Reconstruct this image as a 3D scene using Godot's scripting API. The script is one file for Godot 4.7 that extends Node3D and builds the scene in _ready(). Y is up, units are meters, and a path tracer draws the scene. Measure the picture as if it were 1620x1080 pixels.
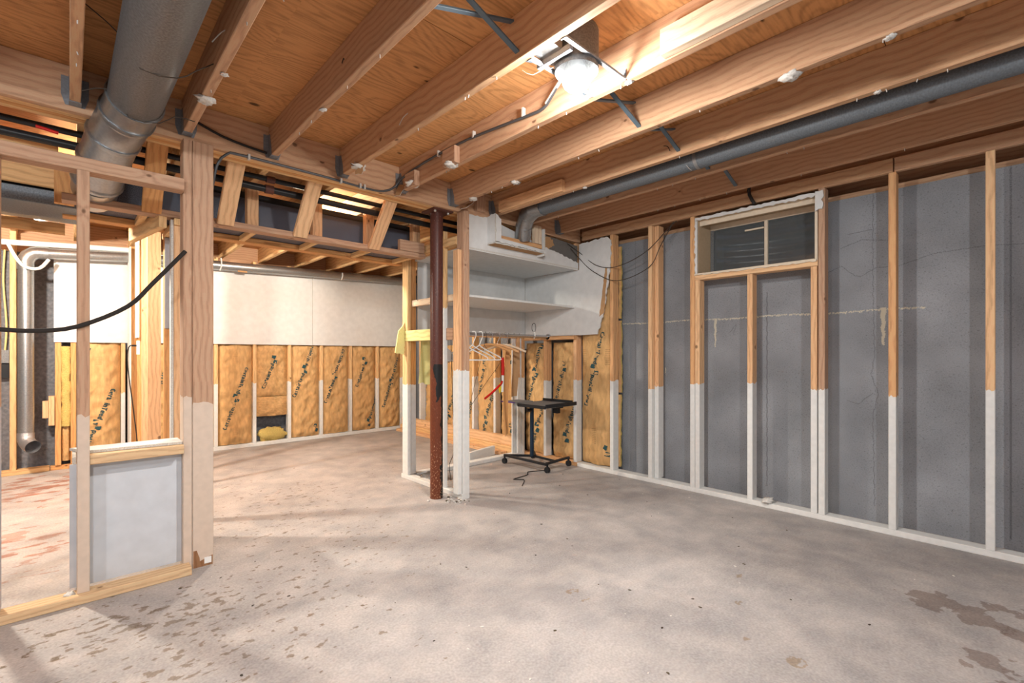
extends Node3D
# An unfinished basement: open joists, bare stud walls, a half torn-out closet, concrete floor.
# x runs along the back wall, -z runs along the right wall towards the back wall, y is up.

const JB := 2.262      # underside of the joists
const SUB := 2.44      # underside of the subfloor
const CONC := 3.93     # inner face of the right concrete wall
const JX := [-0.845, -0.425, 0.0, 0.425, 0.842, 1.262, 1.69, 2.13, 2.545, 2.93, 3.36]

var rng := RandomNumberGenerator.new()
var M := {}
var used := {}

# ---------------------------------------------------------------- names
func numbered(parent: Node, called: String) -> String:
	var key := str(parent.get_instance_id()) + "/" + called
	var n: int = used.get(key, 0)
	used[key] = n + 1
	return called if n == 0 else "%s_%03d" % [called, n]

func put(parent: Node, called: String, mesh: Mesh, mats, xf := Transform3D.IDENTITY) -> MeshInstance3D:
	var o := MeshInstance3D.new()
	o.name = numbered(parent, called)
	o.mesh = mesh
	o.transform = xf
	if mats is Array:
		for i in mats.size():
			if i < mesh.get_surface_count():
				o.set_surface_override_material(i, mats[i])
	else:
		for i in mesh.get_surface_count():
			o.set_surface_override_material(i, mats)
	parent.add_child(o, true)
	return o

func thing(called: String, label: String, category: String, at := Vector3.ZERO, group := "") -> Node3D:
	var o := Node3D.new()
	o.name = numbered(self, called)
	add_child(o, true)
	o.position = at
	tag(o, label, category, group)
	return o

func tag(o: Node, label: String, category: String, group := "") -> Node:
	o.set_meta("label", label)
	o.set_meta("category", category)
	if group != "":
		o.set_meta("group", group)
	return o

func structure(called: String) -> Node3D:
	var o := Node3D.new()
	o.name = called
	o.set_meta("kind", "structure")
	add_child(o, true)
	return o

# ---------------------------------------------------------------- materials
func tex_mat(c: Color, rough: float, tex: Texture2D = null, scale := Vector3.ONE, bump: Texture2D = null, bs := 0.2) -> StandardMaterial3D:
	var m := StandardMaterial3D.new()
	m.albedo_color = c
	m.roughness = rough
	m.metallic_specular = 0.35
	if tex:
		m.albedo_texture = tex
	m.uv1_scale = scale
	if bump:
		m.normal_enabled = true
		m.normal_texture = bump
		m.normal_scale = bs
	return m

func tri_mat(c: Color, rough: float, tex: Texture2D, s: float, bump: Texture2D = null, bs := 0.3) -> StandardMaterial3D:
	var m := tex_mat(c, rough, tex, Vector3.ONE * s, bump, bs)
	m.uv1_triplanar = true
	m.uv1_world_triplanar = true
	return m

func noise_bytes(w: int, h: int, freq: float, sd: int, octaves := 4, kind := FastNoiseLite.TYPE_SIMPLEX_SMOOTH) -> PackedByteArray:
	var n := FastNoiseLite.new()
	n.seed = sd
	n.frequency = freq
	n.noise_type = kind
	n.fractal_octaves = octaves
	var im := n.get_seamless_image(w, h)
	im.convert(Image.FORMAT_L8)
	return im.get_data()

func image_tex(w: int, h: int, data: PackedByteArray) -> ImageTexture:
	var im := Image.create_from_data(w, h, false, Image.FORMAT_RGB8, data)
	im.generate_mipmaps()
	return ImageTexture.create_from_image(im)

func noise_tex(freq: float, sd: int, lo: Color, hi: Color, size := 512, octaves := 5, normal := false, strength := 4.0) -> Texture2D:
	var b := noise_bytes(size, size, freq, sd, octaves)
	if normal:
		var im := Image.create_from_data(size, size, false, Image.FORMAT_L8, b)
		im.convert(Image.FORMAT_RGBA8)
		im.bump_map_to_normal_map(strength)
		return ImageTexture.create_from_image(im)
	var d := PackedByteArray()
	d.resize(size * size * 3)
	for i in b.size():
		var c := lo.lerp(hi, b[i] / 255.0)
		d[i * 3] = int(c.r * 255)
		d[i * 3 + 1] = int(c.g * 255)
		d[i * 3 + 2] = int(c.b * 255)
	return image_tex(size, size, d)

# Grain running along v, with knots.
func wood_tex(sd: int, lines: float, knots: int, contrast: float) -> ImageTexture:
	var w := 256
	var h := 1024
	var warp := noise_bytes(w, h, 0.004, sd, 3)
	var fine := noise_bytes(w, h, 0.22, sd + 1, 2)
	var r := RandomNumberGenerator.new()
	r.seed = sd
	var ks := []
	for i in knots:
		ks.append([r.randf() * w, r.randf() * h, r.randf_range(5.0, 10.0)])
	var d := PackedByteArray()
	d.resize(w * h * 3)
	for y in h:
		var near := []
		for k in ks:
			if absf(y - k[1]) < 70.0:
				near.append(k)
		for x in w:
			var i := y * w + x
			var u := float(x)
			var dark := 0.0
			for k in near:
				var dx: float = x - k[0]
				var dy: float = (y - k[1]) * 0.9
				var q := sqrt(dx * dx + dy * dy)
				u += 20.0 * exp(-q * q / 320.0) * signf(dx)
				if q < k[2]:
					dark = maxf(dark, clampf((k[2] - q) / 4.0, 0.0, 1.0))
			var f := (fine[(y / 12 % h) * w + x] - 128) / 255.0
			var s := sin((u / w) * TAU * lines + warp[i] / 255.0 * 7.0)
			s = s * 0.5 + 0.5
			var v := 1.0 - contrast * (s * s * 0.6) + f * 0.14
			v -= dark * 0.34
			v = clampf(v, 0.12, 1.0)
			d[i * 3] = int(clampf(v + 0.03, 0.0, 1.0) * 255)
			d[i * 3 + 1] = int(v * (0.94 + 0.06 * v) * 255)
			d[i * 3 + 2] = int(v * (0.86 + 0.14 * v) * 255)
	return image_tex(w, h, d)

func plywood_tex(sd: int) -> ImageTexture:
	var w := 512
	var h := 512
	var a := noise_bytes(w, h, 0.006, sd, 3)
	var b := noise_bytes(w, h, 0.16, sd + 2, 2)
	var r := RandomNumberGenerator.new()
	r.seed = sd
	var ks := []
	for i in 4:
		ks.append(Vector3(r.randf() * w, r.randf() * h, r.randf_range(3, 7)))
	var d := PackedByteArray()
	d.resize(w * h * 3)
	for y in h:
		for x in w:
			var i := y * w + x
			var t := a[(y) * w + (x / 3)] / 255.0 + y * 0.006
			var s := sin(t * 52.0) * 0.5 + 0.5
			var f := (b[y * w + (x / 14)] - 128) / 255.0
			var v := 1.0 - 0.11 * s * s + f * 0.2
			for k in ks:
				var dx: float = (x - k.x) * 0.5
				var dy: float = y - k.y
				if absf(dx) < 12 and absf(dy) < 12:
					v -= 0.55 * clampf((k.z - sqrt(dx * dx + dy * dy)) / 3.0, 0.0, 1.0)
			v = clampf(v, 0.2, 1.0)
			d[i * 3] = int(v * 255)
			d[i * 3 + 1] = int(v * (0.9 + 0.1 * v) * 255)
			d[i * 3 + 2] = int(v * (0.8 + 0.2 * v) * 255)
	return image_tex(w, h, d)

# The floor: x -1.5..4.0, z -6.6..0.6
func floor_tex() -> ImageTexture:
	var w := 1408
	var h := 1856
	var big := noise_bytes(704, 928, 0.005, 3, 4)
	var mid := noise_bytes(704, 928, 0.03, 5, 4)
	var fine := noise_bytes(512, 512, 0.3, 7, 2)
	var scr := noise_bytes(1024, 1024, 0.11, 15, 3)
	var chip := noise_bytes(1024, 1024, 0.07, 9, 3)
	var chip2 := noise_bytes(1024, 1024, 0.03, 12, 4)
	var d := PackedByteArray()
	d.resize(w * h * 3)
	for y in h:
		var row := (y >> 1) * 704
		var frow := (y & 511) << 9
		for x in w:
			var j := row + (x >> 1)
			var m := mid[j]
			var v := 150 + ((big[j] - 128) >> 3) + ((m - 128) >> 3) + ((fine[frow + (x & 511)] - 128) >> 3) + ((scr[((y & 1023) << 10) + ((x >> 2) & 1023)] - 128) >> 5) + 20
			var i := (y * w + x) * 3
			d[i] = v
			d[i + 1] = v - 4 - (m >> 6)
			d[i + 2] = v - 4 - (m >> 5)
	# spots laid over it: [x, z, radius, amount, kind]
	var spots := []
	for q in [[0.13, -2.5, 0.22, 0.30], [0.42, -2.45, 0.24, 0.28], [0.32, -2.1, 0.25, 0.22], [0.02, -2.6, 0.2, 0.2], [0.75, -2.4, 0.35, 0.15], [0.6, -1.95, 0.3, 0.12], [1.0, -3.3, 0.5, 0.12], [1.4, -3.9, 0.6, 0.12], [1.2, -2.7, 0.5, 0.10], [0.9, -4.4, 0.5, 0.12]]:
		spots.append([q[0], q[1], q[2], q[3], 0])
	for q in [[-0.3, -5.6, 0.4, 0.68], [0.05, -5.65, 0.3, 0.6], [-0.25, -4.05, 0.28, 0.68], [-0.12, -3.75, 0.22, 0.52], [0.1, -5.0, 0.2, 0.4]]:
		spots.append([q[0], q[1], q[2], q[3], 1])
	for q in [[2.86, -0.26, 0.10], [2.8, -0.1, 0.10], [2.74, 0.05, 0.09], [2.42, -0.07, 0.07], [2.36, 0.04, 0.07], [3.0, -0.02, 0.056]]:
		spots.append([q[0], q[1], q[2], 1.0, 2])
	for q in [[1.93, -0.53, 0.028], [1.86, -0.67, 0.012], [1.93, -0.72, 0.01], [1.74, -1.42, 0.03], [1.73, -1.33, 0.02], [2.45, -0.95, 0.025], [2.2, -0.85, 0.03]]:
		spots.append([q[0], q[1], q[2], 1.0, 3])
	for q in spots:
		var reach: float = q[2] * (1.8 if q[4] < 2 else 2.0)
		var x0 := maxi(0, int((q[0] - reach + 1.5) / 5.5 * w))
		var x1 := mini(w - 1, int((q[0] + reach + 1.5) / 5.5 * w))
		var y0 := maxi(0, int((q[1] - reach + 6.6) / 7.2 * h))
		var y1 := mini(h - 1, int((q[1] + reach + 6.6) / 7.2 * h))
		var kind: int = q[4]
		var amt: float = q[3]
		var rad: float = q[2]
		for y in range(y0, y1):
			var dz: float = -6.6 + 7.2 * y / h - q[1]
			for x in range(x0, x1):
				var dx: float = -1.5 + 5.5 * x / w - q[0]
				var dd := dx * dx + dz * dz
				var i := (y * w + x) * 3
				var c1 := chip[((y & 1023) << 10) + ((x * 2 / 3) & 1023)] / 255.0
				var c2 := chip2[((y & 1023) << 10) + (x & 1023)] / 255.0
				var k := Vector3.ONE
				if kind == 0:
					if c1 > 0.84 - amt * exp(-dd / (rad * rad)) and c1 < 0.97 and d[i] > 140:
						k = Vector3(0.80, 0.76, 0.71)
				elif kind == 1:
					if chip2[((y & 1023) << 10) + ((x / 2) & 1023)] / 255.0 > 0.76 - 0.4 * amt * exp(-dd / (rad * rad)) and d[i + 1] > 120:
						k = Vector3(0.95, 0.84, 0.80)
				elif kind == 2:
					if sqrt(dd) + (c2 - 0.5) * 0.18 < rad * 0.85 and d[i] > 140:
						k = Vector3(0.83, 0.79, 0.77)
				else:
					var e := sqrt(dx * dx * 0.5 + dz * dz) + (c1 - 0.5) * 0.02
					if e + (c2 - 0.5) * 0.06 < rad * 0.75 and c1 > 0.42:
						k = Vector3(0.92, 0.86, 0.78)
				if k.x < 1.0:
					d[i] = int(d[i] * k.x)
					d[i + 1] = int(d[i + 1] * k.y)
					d[i + 2] = int(d[i + 2] * k.z)
	return image_tex(w, h, d)

# The right concrete wall: z -3..1 (u), y 2.4..0 (v)
func concrete_tex() -> ImageTexture:
	var w := 1600
	var h := 960
	var big := noise_bytes(w, h, 0.004, 21, 4)
	var pits := noise_bytes(w, h, 0.17, 23, 3)
	var fine := noise_bytes(w, h, 0.3, 25, 2)
	var d := PackedByteArray()
	d.resize(w * h * 3)
	for y in h:
		for x in w:
			var i := y * w + x
			var v := 0.57 + (big[i] - 128) / 255.0 * 0.12 + (fine[i] - 128) / 255.0 * 0.08
			if pits[i] > 214:
				v *= 0.74
			elif pits[i] > 176:
				v *= 0.92
			d[i * 3] = int(v * 246)
			d[i * 3 + 1] = int(v * 250)
			d[i * 3 + 2] = int(v * 259)
	var im := Image.create_from_data(w, h, false, Image.FORMAT_RGB8, d)
	var at := func(z: float, y: float) -> Vector2: return Vector2((z + 3.0) / 4.0 * w, (2.4 - y) / 2.4 * h)
	var r := RandomNumberGenerator.new()
	r.seed = 5
	# cracks and form joints
	var dark := Color8(92, 92, 97)
	var cracks := [
		[[-0.90, 1.70], [-0.816, 1.735], [-0.74, 1.66], [-0.708, 1.65], [-0.62, 1.70], [-0.507, 1.695], [-0.33, 1.75], [-0.103, 1.76], [0.3, 1.72]],
		[[-0.639, 2.2], [-0.64, 1.8], [-0.636, 1.4], [-0.63, 1.12], [-0.648, 0.98], [-0.61, 0.86], [-0.64, 0.7], [-0.634, 0.4], [-0.63, 0.1]],
		[[-0.002, 2.3], [-0.002, 0.056]], [[-0.006, 2.3], [-0.006, 0.056]],
		[[-2.46, 2.2], [-2.46, 0.1]], [[-1.30, 1.6], [-1.30, 0.1]], [[-1.295, 1.6], [-1.295, 0.1]],
		[[-0.82, 1.86], [-0.7, 1.9], [-0.55, 1.87]], [[-0.78, 1.95], [-0.64, 1.96]],
		[[-0.64, 0.86], [-0.72, 0.78], [-0.78, 0.8]], [[-1.58, 1.3], [-1.53, 1.36], [-1.55, 1.28]]]
	for c in cracks:
		for k in c.size() - 1:
			var a: Vector2 = at.call(c[k][0], c[k][1])
			var b: Vector2 = at.call(c[k + 1][0], c[k + 1][1])
			var n := int(a.distance_to(b)) + 1
			for s in n:
				var wob := 0.15 if c.size() == 2 else 1.0
				var p := a.lerp(b, float(s) / n) + wob * Vector2(sin(s * 0.21) + r.randf_range(-0.6, 0.6), r.randf_range(-0.6, 0.6))
				im.set_pixel(clampi(int(p.x), 0, w - 1), clampi(int(p.y), 0, h - 1), dark)
	# a broken cream line of old adhesive, with runs
	var cream := Color8(196, 188, 170)
	var x := -2.62
	while x < -0.38:
		var p: Vector2 = at.call(x, 1.413 + 0.004 * sin(x * 9.0))
		if r.randf() > 0.18:
			im.fill_rect(Rect2i(int(p.x), int(p.y) - r.randi_range(1, 3), 3, r.randi_range(2, 5)), cream)
		x += 0.005
	for run in [[-1.697, 1.42, 0.24, 9], [-0.585, 1.43, 0.25, 12], [-2.62, 1.41, 0.55, 5], [-2.15, 1.0, 0.05, 4]]:
		var n := int(run[2] / 2.4 * h)
		for s in n:
			var p: Vector2 = at.call(run[0], run[1] - run[2] * s / n)
			var ww: int = maxi(2, int(run[3] * (1.0 - 0.6 * s / n)) + r.randi_range(-1, 2))
			im.fill_rect(Rect2i(int(p.x) - ww / 2 + int(2 * sin(s * 0.2)), int(p.y), ww, 1), cream)
	im.generate_mipmaps()
	return ImageTexture.create_from_image(im)

func kraft_tex() -> ImageTexture:
	var w := 512
	var h := 512
	var a := noise_bytes(w, h, 0.012, 31, 4)
	var b := noise_bytes(w, h, 0.2, 33, 2)
	var d := PackedByteArray()
	d.resize(w * h * 3)
	for i in w * h:
		var v := 0.94 + (a[i] - 128) / 255.0 * 0.16 + (b[i] - 128) / 255.0 * 0.08
		d[i * 3] = int(clampf(v, 0, 1) * 255)
		d[i * 3 + 1] = int(clampf(v * 0.985, 0, 1) * 255)
		d[i * 3 + 2] = int(clampf(v * 0.95, 0, 1) * 255)
	var im := Image.create_from_data(w, h, false, Image.FORMAT_RGB8, d)
	var r := RandomNumberGenerator.new()
	r.seed = 8
	for blk in [[300, 70], [60, 330]]:
		for row in 9:
			var x: int = blk[0]
			while x < blk[0] + 95:
				var n := r.randi_range(3, 12)
				var c := im.get_pixel(x % w, blk[1] + row * 6)
				im.fill_rect(Rect2i(x, blk[1] + row * 6, n, 2), c * 0.8)
				x += n + 3
	im.generate_mipmaps()
	return ImageTexture.create_from_image(im)

func column_tex() -> ImageTexture:   # u round, v down from the top
	var w := 256
	var h := 1024
	var a := noise_bytes(w, h, 0.012, 41, 4)
	var b := noise_bytes(w, h, 0.09, 43, 3)
	var d := PackedByteArray()
	d.resize(w * h * 3)
	for y in h:
		var t := float(y) / h
		for x in w:
			var i := y * w + x
			var n := (a[i] - 128) / 255.0
			var m := (b[i] - 128) / 255.0
			var c := Color(0.335, 0.20, 0.175)
			var edge := t + n * 0.05
			if edge > 0.535:
				c = Color(0.42, 0.225, 0.15)
			# a black patch and a black side below it
			if t > 0.53 and t < 0.645 + n * 0.14 and (x > 116 + n * 40):
				c = Color(0.13, 0.13, 0.135)
			if t > 0.6 and x > 164 + n * 40 and x < 214:
				c = Color(0.12, 0.10, 0.10)
			if t > 0.80 and m > 0.27 - (t - 0.8) * 0.4:
				c = Color(0.63, 0.5, 0.4)
			if m > 0.37:
				c = c.lerp(Color(0.7, 0.66, 0.62), 0.6)
			c = c * (1.0 + m * 0.16)
			d[i * 3] = int(clampf(c.r, 0, 1) * 255)
			d[i * 3 + 1] = int(clampf(c.g, 0, 1) * 255)
			d[i * 3 + 2] = int(clampf(c.b, 0, 1) * 255)
	return image_tex(w, h, d)

func make_materials() -> void:
	var wa := wood_tex(11, 14.0, 4, 0.18)
	var wb := wood_tex(57, 10.0, 3, 0.18)
	var ws := Vector3(2.6, 0.55, 1)
	var dry := noise_tex(0.05, 71, Color(0.95, 0.95, 0.95), Color(1, 1, 1), 256)
	var rough_n := noise_tex(0.06, 73, Color.BLACK, Color.WHITE, 512, 5, true, 6.0)
	M.joist = [tex_mat(Color8(198, 162, 130), 0.75, wb, ws), tex_mat(Color8(190, 154, 122), 0.75, wa, ws), tex_mat(Color8(200, 163, 127), 0.75, wb, ws)]
	M.stud = [tex_mat(Color8(226, 184, 140), 0.75, wa, ws), tex_mat(Color8(218, 172, 124), 0.75, wb, ws), tex_mat(Color8(230, 192, 148), 0.75, wb, ws)]
	M.redfir = tex_mat(Color8(188, 155, 128), 0.75, wa, ws)
	M.orange = tex_mat(Color8(212, 160, 104), 0.75, wa, ws)
	M.barewood = tex_mat(Color8(150, 112, 80), 0.8, wa, ws)
	M.pine = tex_mat(Color8(226, 190, 138), 0.75, wb, ws)
	M.pale = tex_mat(Color8(222, 204, 178), 0.8, wb, ws)
	M.treated = tex_mat(Color8(218, 190, 150), 0.8, wa, ws)
	M.yellowboard = tex_mat(Color8(226, 216, 150), 0.8, wb, ws)
	M.white = tri_mat(Color8(228, 228, 226), 0.6, dry, 1.5)
	M.dirtywhite = tri_mat(Color8(214, 196, 180), 0.7, dry, 1.5)
	M.drywall = tri_mat(Color8(222, 222, 221), 0.8, dry, 0.8)
	M.bluewall = tri_mat(Color8(206, 212, 220), 0.8, dry, 0.8)
	M.gypsum = tri_mat(Color8(226, 222, 214), 0.95, noise_tex(0.08, 77, Color(0.8, 0.8, 0.8), Color(1, 1, 1), 256), 6.0)
	M.paper = tri_mat(Color8(186, 146, 106), 0.9, dry, 2.0)
	M.greyboard = tri_mat(Color8(112, 108, 104), 0.9, dry, 2.0)
	M.greypaint = tri_mat(Color8(176, 174, 178), 0.8, dry, 2.0)
	M.ply = [tex_mat(Color8(206, 152, 100), 0.7, plywood_tex(91), Vector3(0.8, 0.8, 1)), tex_mat(Color8(198, 144, 94), 0.7, plywood_tex(97), Vector3(0.8, 0.8, 1))]
	M.floor = tex_mat(Color(1, 1, 1), 0.62, floor_tex(), Vector3.ONE, rough_n, 0.08)
	M.concrete = tex_mat(Color(1, 1, 1), 0.85, concrete_tex(), Vector3.ONE)
	M.concrete2 = tri_mat(Color8(128, 130, 136), 0.85, noise_tex(0.08, 101, Color(0.75, 0.75, 0.76), Color(1, 1, 1), 512), 0.6, rough_n, 0.3)
	M.kraft = tex_mat(Color8(212, 172, 122), 0.72, kraft_tex(), Vector3(1.4, 1.4, 1))
	M.kraft.backlight_enabled = false
	M.fiber = tri_mat(Color8(232, 206, 130), 1.0, noise_tex(0.09, 103, Color(0.7, 0.68, 0.6), Color(1, 1, 1), 256), 4.0, rough_n, 0.8)
	M.ink = tex_mat(Color8(44, 78, 84), 0.8)
	var spangle := noise_tex(0.07, 105, Color(0.88, 0.88, 0.88), Color(1, 1, 1), 256, 3)
	M.galv = tri_mat(Color8(176, 178, 180), 0.33, spangle, 3.0)
	M.galv.metallic = 0.85
	M.galvdull = tri_mat(Color8(140, 142, 144), 0.5, noise_tex(0.2, 107, Color(0.7, 0.7, 0.7), Color(1, 1, 1), 256, 2), 2.0)
	M.galvdull.metallic = 0.6
	M.ductgrey = tri_mat(Color8(132, 140, 148), 0.5, noise_tex(0.2, 107, Color(0.75, 0.75, 0.75), Color(1, 1, 1), 256, 2), 2.0)
	M.ductgrey.metallic = 0.45
	M.steelblue = tex_mat(Color8(92, 108, 120), 0.45)
	M.steelblue.metallic = 0.1
	M.hanger = tri_mat(Color8(132, 136, 142), 0.5, spangle, 4.0)
	M.hanger.metallic = 0.1
	var speck := noise_tex(0.25, 109, Color(0.0, 0.0, 0.0), Color(0.86, 0.88, 0.94), 512, 2)
	M.blackduct = tri_mat(Color8(205, 208, 220), 0.45, speck, 2.2)
	M.blackwrap = tri_mat(Color8(64, 64, 66), 0.6, speck, 1.2)
	M.blackpipe = tex_mat(Color8(38, 38, 40), 0.35)
	M.column = tex_mat(Color(1, 1, 1), 0.38, column_tex())
	M.rustplate = tex_mat(Color8(92, 58, 50), 0.5)
	M.black = tex_mat(Color8(34, 36, 40), 0.45)
	M.traygrey = tex_mat(Color8(122, 124, 126), 0.6)
	M.bluesteel = tex_mat(Color8(40, 56, 74), 0.35)
	M.bluesteel.metallic = 0.4
	M.cable = tex_mat(Color8(92, 94, 98), 0.4)
	M.cable.metallic = 0.5
	M.blackcable = tex_mat(Color8(48, 44, 42), 0.8)
	M.wire = tex_mat(Color8(70, 60, 52), 0.6)
	M.whiteplastic = tex_mat(Color8(236, 236, 234), 0.4)
	M.pvc = tex_mat(Color8(228, 228, 224), 0.4)
	M.red = tex_mat(Color8(200, 36, 30), 0.4)
	M.yellow = tex_mat(Color8(232, 204, 40), 0.4)
	M.purple = tex_mat(Color8(74, 50, 120), 0.5)
	M.chrome = tex_mat(Color8(190, 190, 192), 0.25)
	M.chrome.metallic = 0.9
	M.cloth = tri_mat(Color8(236, 228, 158), 0.95, dry, 4.0)
	M.cream = tri_mat(Color8(226, 210, 188), 0.7, dry, 2.0)
	M.tan = tri_mat(Color8(196, 172, 142), 0.8, dry, 2.0)
	M.plaster = tri_mat(Color8(236, 232, 226), 0.95, noise_tex(0.08, 77, Color(0.8, 0.8, 0.8), Color(1, 1, 1), 256), 6.0)
	M.copper = tex_mat(Color8(196, 112, 76), 0.35)
	M.copper.metallic = 0.8
	M.foil = tri_mat(Color8(200, 200, 204), 0.3, spangle, 8.0, rough_n, 1.2)
	M.foil.metallic = 0.8
	M.soil = tri_mat(Color8(96, 86, 70), 1.0, spangle, 3.0)
	M.web = tex_mat(Color8(190, 184, 174), 0.9)
	M.nail = tex_mat(Color8(200, 196, 190), 0.5)
	M.glow = tex_mat(Color8(255, 250, 240), 0.5)
	M.glow.emission_enabled = true
	M.glow.emission = Color(1.0, 0.95, 0.86)
	M.glow.emission_energy_multiplier = 3.0
	M.glass = StandardMaterial3D.new()
	M.glass.transparency = BaseMaterial3D.TRANSPARENCY_ALPHA
	M.glass.albedo_color = Color(0.42, 0.44, 0.45, 0.42)
	M.glass.roughness = 0.06

# ---------------------------------------------------------------- mesh helpers
func tri3(st: SurfaceTool, p: Array, n: Vector3, uv: Array) -> void:
	var o := [0, 1, 2]
	if (p[1] - p[0]).cross(p[2] - p[0]).dot(n) > 0.0:
		o = [0, 2, 1]
	for k in o:
		st.set_normal(n)
		st.set_uv(uv[k])
		st.add_vertex(p[k])

func quad(st: SurfaceTool, a: Vector3, b: Vector3, c: Vector3, d: Vector3, n: Vector3, ua: Vector2, ub: Vector2, uc: Vector2, ud: Vector2) -> void:
	tri3(st, [a, b, c], n, [ua, ub, uc])
	tri3(st, [a, c, d], n, [ua, uc, ud])

func begin() -> SurfaceTool:
	var st := SurfaceTool.new()
	st.begin(Mesh.PRIMITIVE_TRIANGLES)
	return st

# A sawn board from a to b, w wide and h high (h along upv), softly chamfered, the grain along its length.
# With paint >= 0 the first part of its length is painted, with an uneven edge.
func lumber(parent: Node, called: String, a: Vector3, b: Vector3, w: float, h: float, upv: Vector3, m: Material, paint := -1.0, pm: Material = null) -> MeshInstance3D:
	var L := a.distance_to(b)
	var zd := (b - a) / L
	var xd := upv.cross(zd).normalized()
	var yd := zd.cross(xd)
	var c := minf(0.003, minf(w, h) * 0.12)
	var hw := w / 2
	var hh := h / 2
	var corner := [Vector2(hw, -hh + c), Vector2(hw, hh - c), Vector2(hw - c, hh), Vector2(-hw + c, hh), Vector2(-hw, hh - c), Vector2(-hw, -hh + c), Vector2(-hw + c, -hh), Vector2(hw - c, -hh)]
	var ring := []
	for k in 8:
		var p: Vector2 = corner[k]
		var q: Vector2 = corner[(k + 1) % 8]
		var nrm := Vector2(q.y - p.y, p.x - q.x).normalized()
		var n := 1
		if paint >= 0.0 and p.distance_to(q) > 0.02:
			n = 4 if p.distance_to(q) > 0.05 else 3
		for s in n:
			ring.append([p.lerp(q, float(s) / n), nrm])
	var off := Vector2(rng.randf(), rng.randf()) * 3.0
	var N := ring.size()
	var cut := []
	for k in N:
		cut.append(clampf(paint + rng.randf_range(-0.010, 0.010), 0.001, L - 0.001) if paint >= 0.0 else L)
	var mesh := ArrayMesh.new()
	for part in (2 if paint >= 0.0 else 1):
		var st := begin()
		var along := 0.0
		for k in N:
			var p: Vector2 = ring[k][0]
			var q: Vector2 = ring[(k + 1) % N][0]
			var nrm := Vector3(ring[k][1].x, ring[k][1].y, 0)
			var z0: float = 0.0
			var z1: float = 0.0
			var e0: float = cut[k]
			var e1: float = cut[(k + 1) % N]
			if paint >= 0.0 and part == 0:
				z0 = e0
				z1 = e1
				e0 = L
				e1 = L
			var s := p.distance_to(q)
			quad(st, Vector3(p.x, p.y, z0), Vector3(q.x, q.y, z1), Vector3(q.x, q.y, e1), Vector3(p.x, p.y, e0), nrm,
				off + Vector2(along, z0), off + Vector2(along + s, z1), off + Vector2(along + s, e1), off + Vector2(along, e0))
			along += s
		for e in 2:
			if paint >= 0.0 and e == part:
				continue
			var z := 0.0 if e == 0 else L
			for k in range(1, 7):
				var t: Array = [corner[0], corner[k], corner[k + 1]]
				tri3(st, [Vector3(t[0].x, t[0].y, z), Vector3(t[1].x, t[1].y, z), Vector3(t[2].x, t[2].y, z)], Vector3(0, 0, -1 if e == 0 else 1), [off + t[0], off + t[1], off + t[2]])
		st.commit(mesh)
	return put(parent, called, mesh, [m, pm] if paint >= 0.0 else m, Transform3D(Basis(xd, yd, zd), a))

# An axis-aligned board; the grain follows its longest side.
func bx(parent: Node, called: String, x0: float, x1: float, y0: float, y1: float, z0: float, z1: float, m: Material, paint := -1.0, pm: Material = null) -> MeshInstance3D:
	var d := Vector3(x1 - x0, y1 - y0, z1 - z0)
	var c := Vector3(x0 + x1, y0 + y1, z0 + z1) / 2
	if paint >= 0.0 or (d.y >= d.x and d.y >= d.z):
		return lumber(parent, called, Vector3(c.x, y0, c.z), Vector3(c.x, y1, c.z), d.x, d.z, Vector3(0, 0, -1), m, paint - y0 if paint >= 0.0 else -1.0, pm)
	if d.x >= d.z:
		return lumber(parent, called, Vector3(x0, c.y, c.z), Vector3(x1, c.y, c.z), d.z, d.y, Vector3.UP, m)
	return lumber(parent, called, Vector3(c.x, c.y, z0), Vector3(c.x, c.y, z1), d.x, d.y, Vector3.UP, m)

# A tube through points; radius is a number or one per point.
func tube_mesh(pts: Array, radius, sides := 10, caps := true) -> ArrayMesh:
	var st := begin()
	var n := pts.size()
	var up := Vector3.UP
	var rings := []
	var along := 0.0
	for i in n:
		var t: Vector3 = (pts[mini(i + 1, n - 1)] - pts[maxi(i - 1, 0)]).normalized()
		if absf(t.dot(up)) > 0.98:
			up = Vector3(1, 0, 0) if absf(t.x) < 0.7 else Vector3(0, 0, 1)
		var x := up.cross(t).normalized()
		var y := t.cross(x)
		up = y
		if i > 0:
			along += pts[i].distance_to(pts[i - 1])
		var r: float = radius if radius is float else radius[i]
		var ring := []
		for k in sides + 1:
			var a := TAU * k / sides
			var nn := x * cos(a) + y * sin(a)
			ring.append([pts[i] + nn * r, nn, Vector2(float(k) / sides, along)])
		rings.append(ring)
	for i in n - 1:
		for k in sides:
			var q := [rings[i][k], rings[i][k + 1], rings[i + 1][k + 1], rings[i + 1][k]]
			for o in [[0, 1, 2], [0, 2, 3]]:
				var ps: Array = o
				var cr: Vector3 = (q[ps[1]][0] - q[ps[0]][0]).cross(q[ps[2]][0] - q[ps[0]][0])
				if cr.dot(q[0][1]) > 0.0:
					ps = [o[0], o[2], o[1]]
				for v in ps:
					st.set_normal(q[v][1])
					st.set_uv(q[v][2])
					st.add_vertex(q[v][0])
	if caps:
		for e in [0, n - 1]:
			var nn: Vector3 = (pts[1] - pts[0]).normalized() * -1.0 if e == 0 else (pts[n - 1] - pts[n - 2]).normalized()
			for k in sides:
				tri3(st, [pts[e], rings[e][k][0], rings[e][k + 1][0]], nn, [Vector2.ZERO, Vector2.ZERO, Vector2.ZERO])
	return st.commit()

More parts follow.
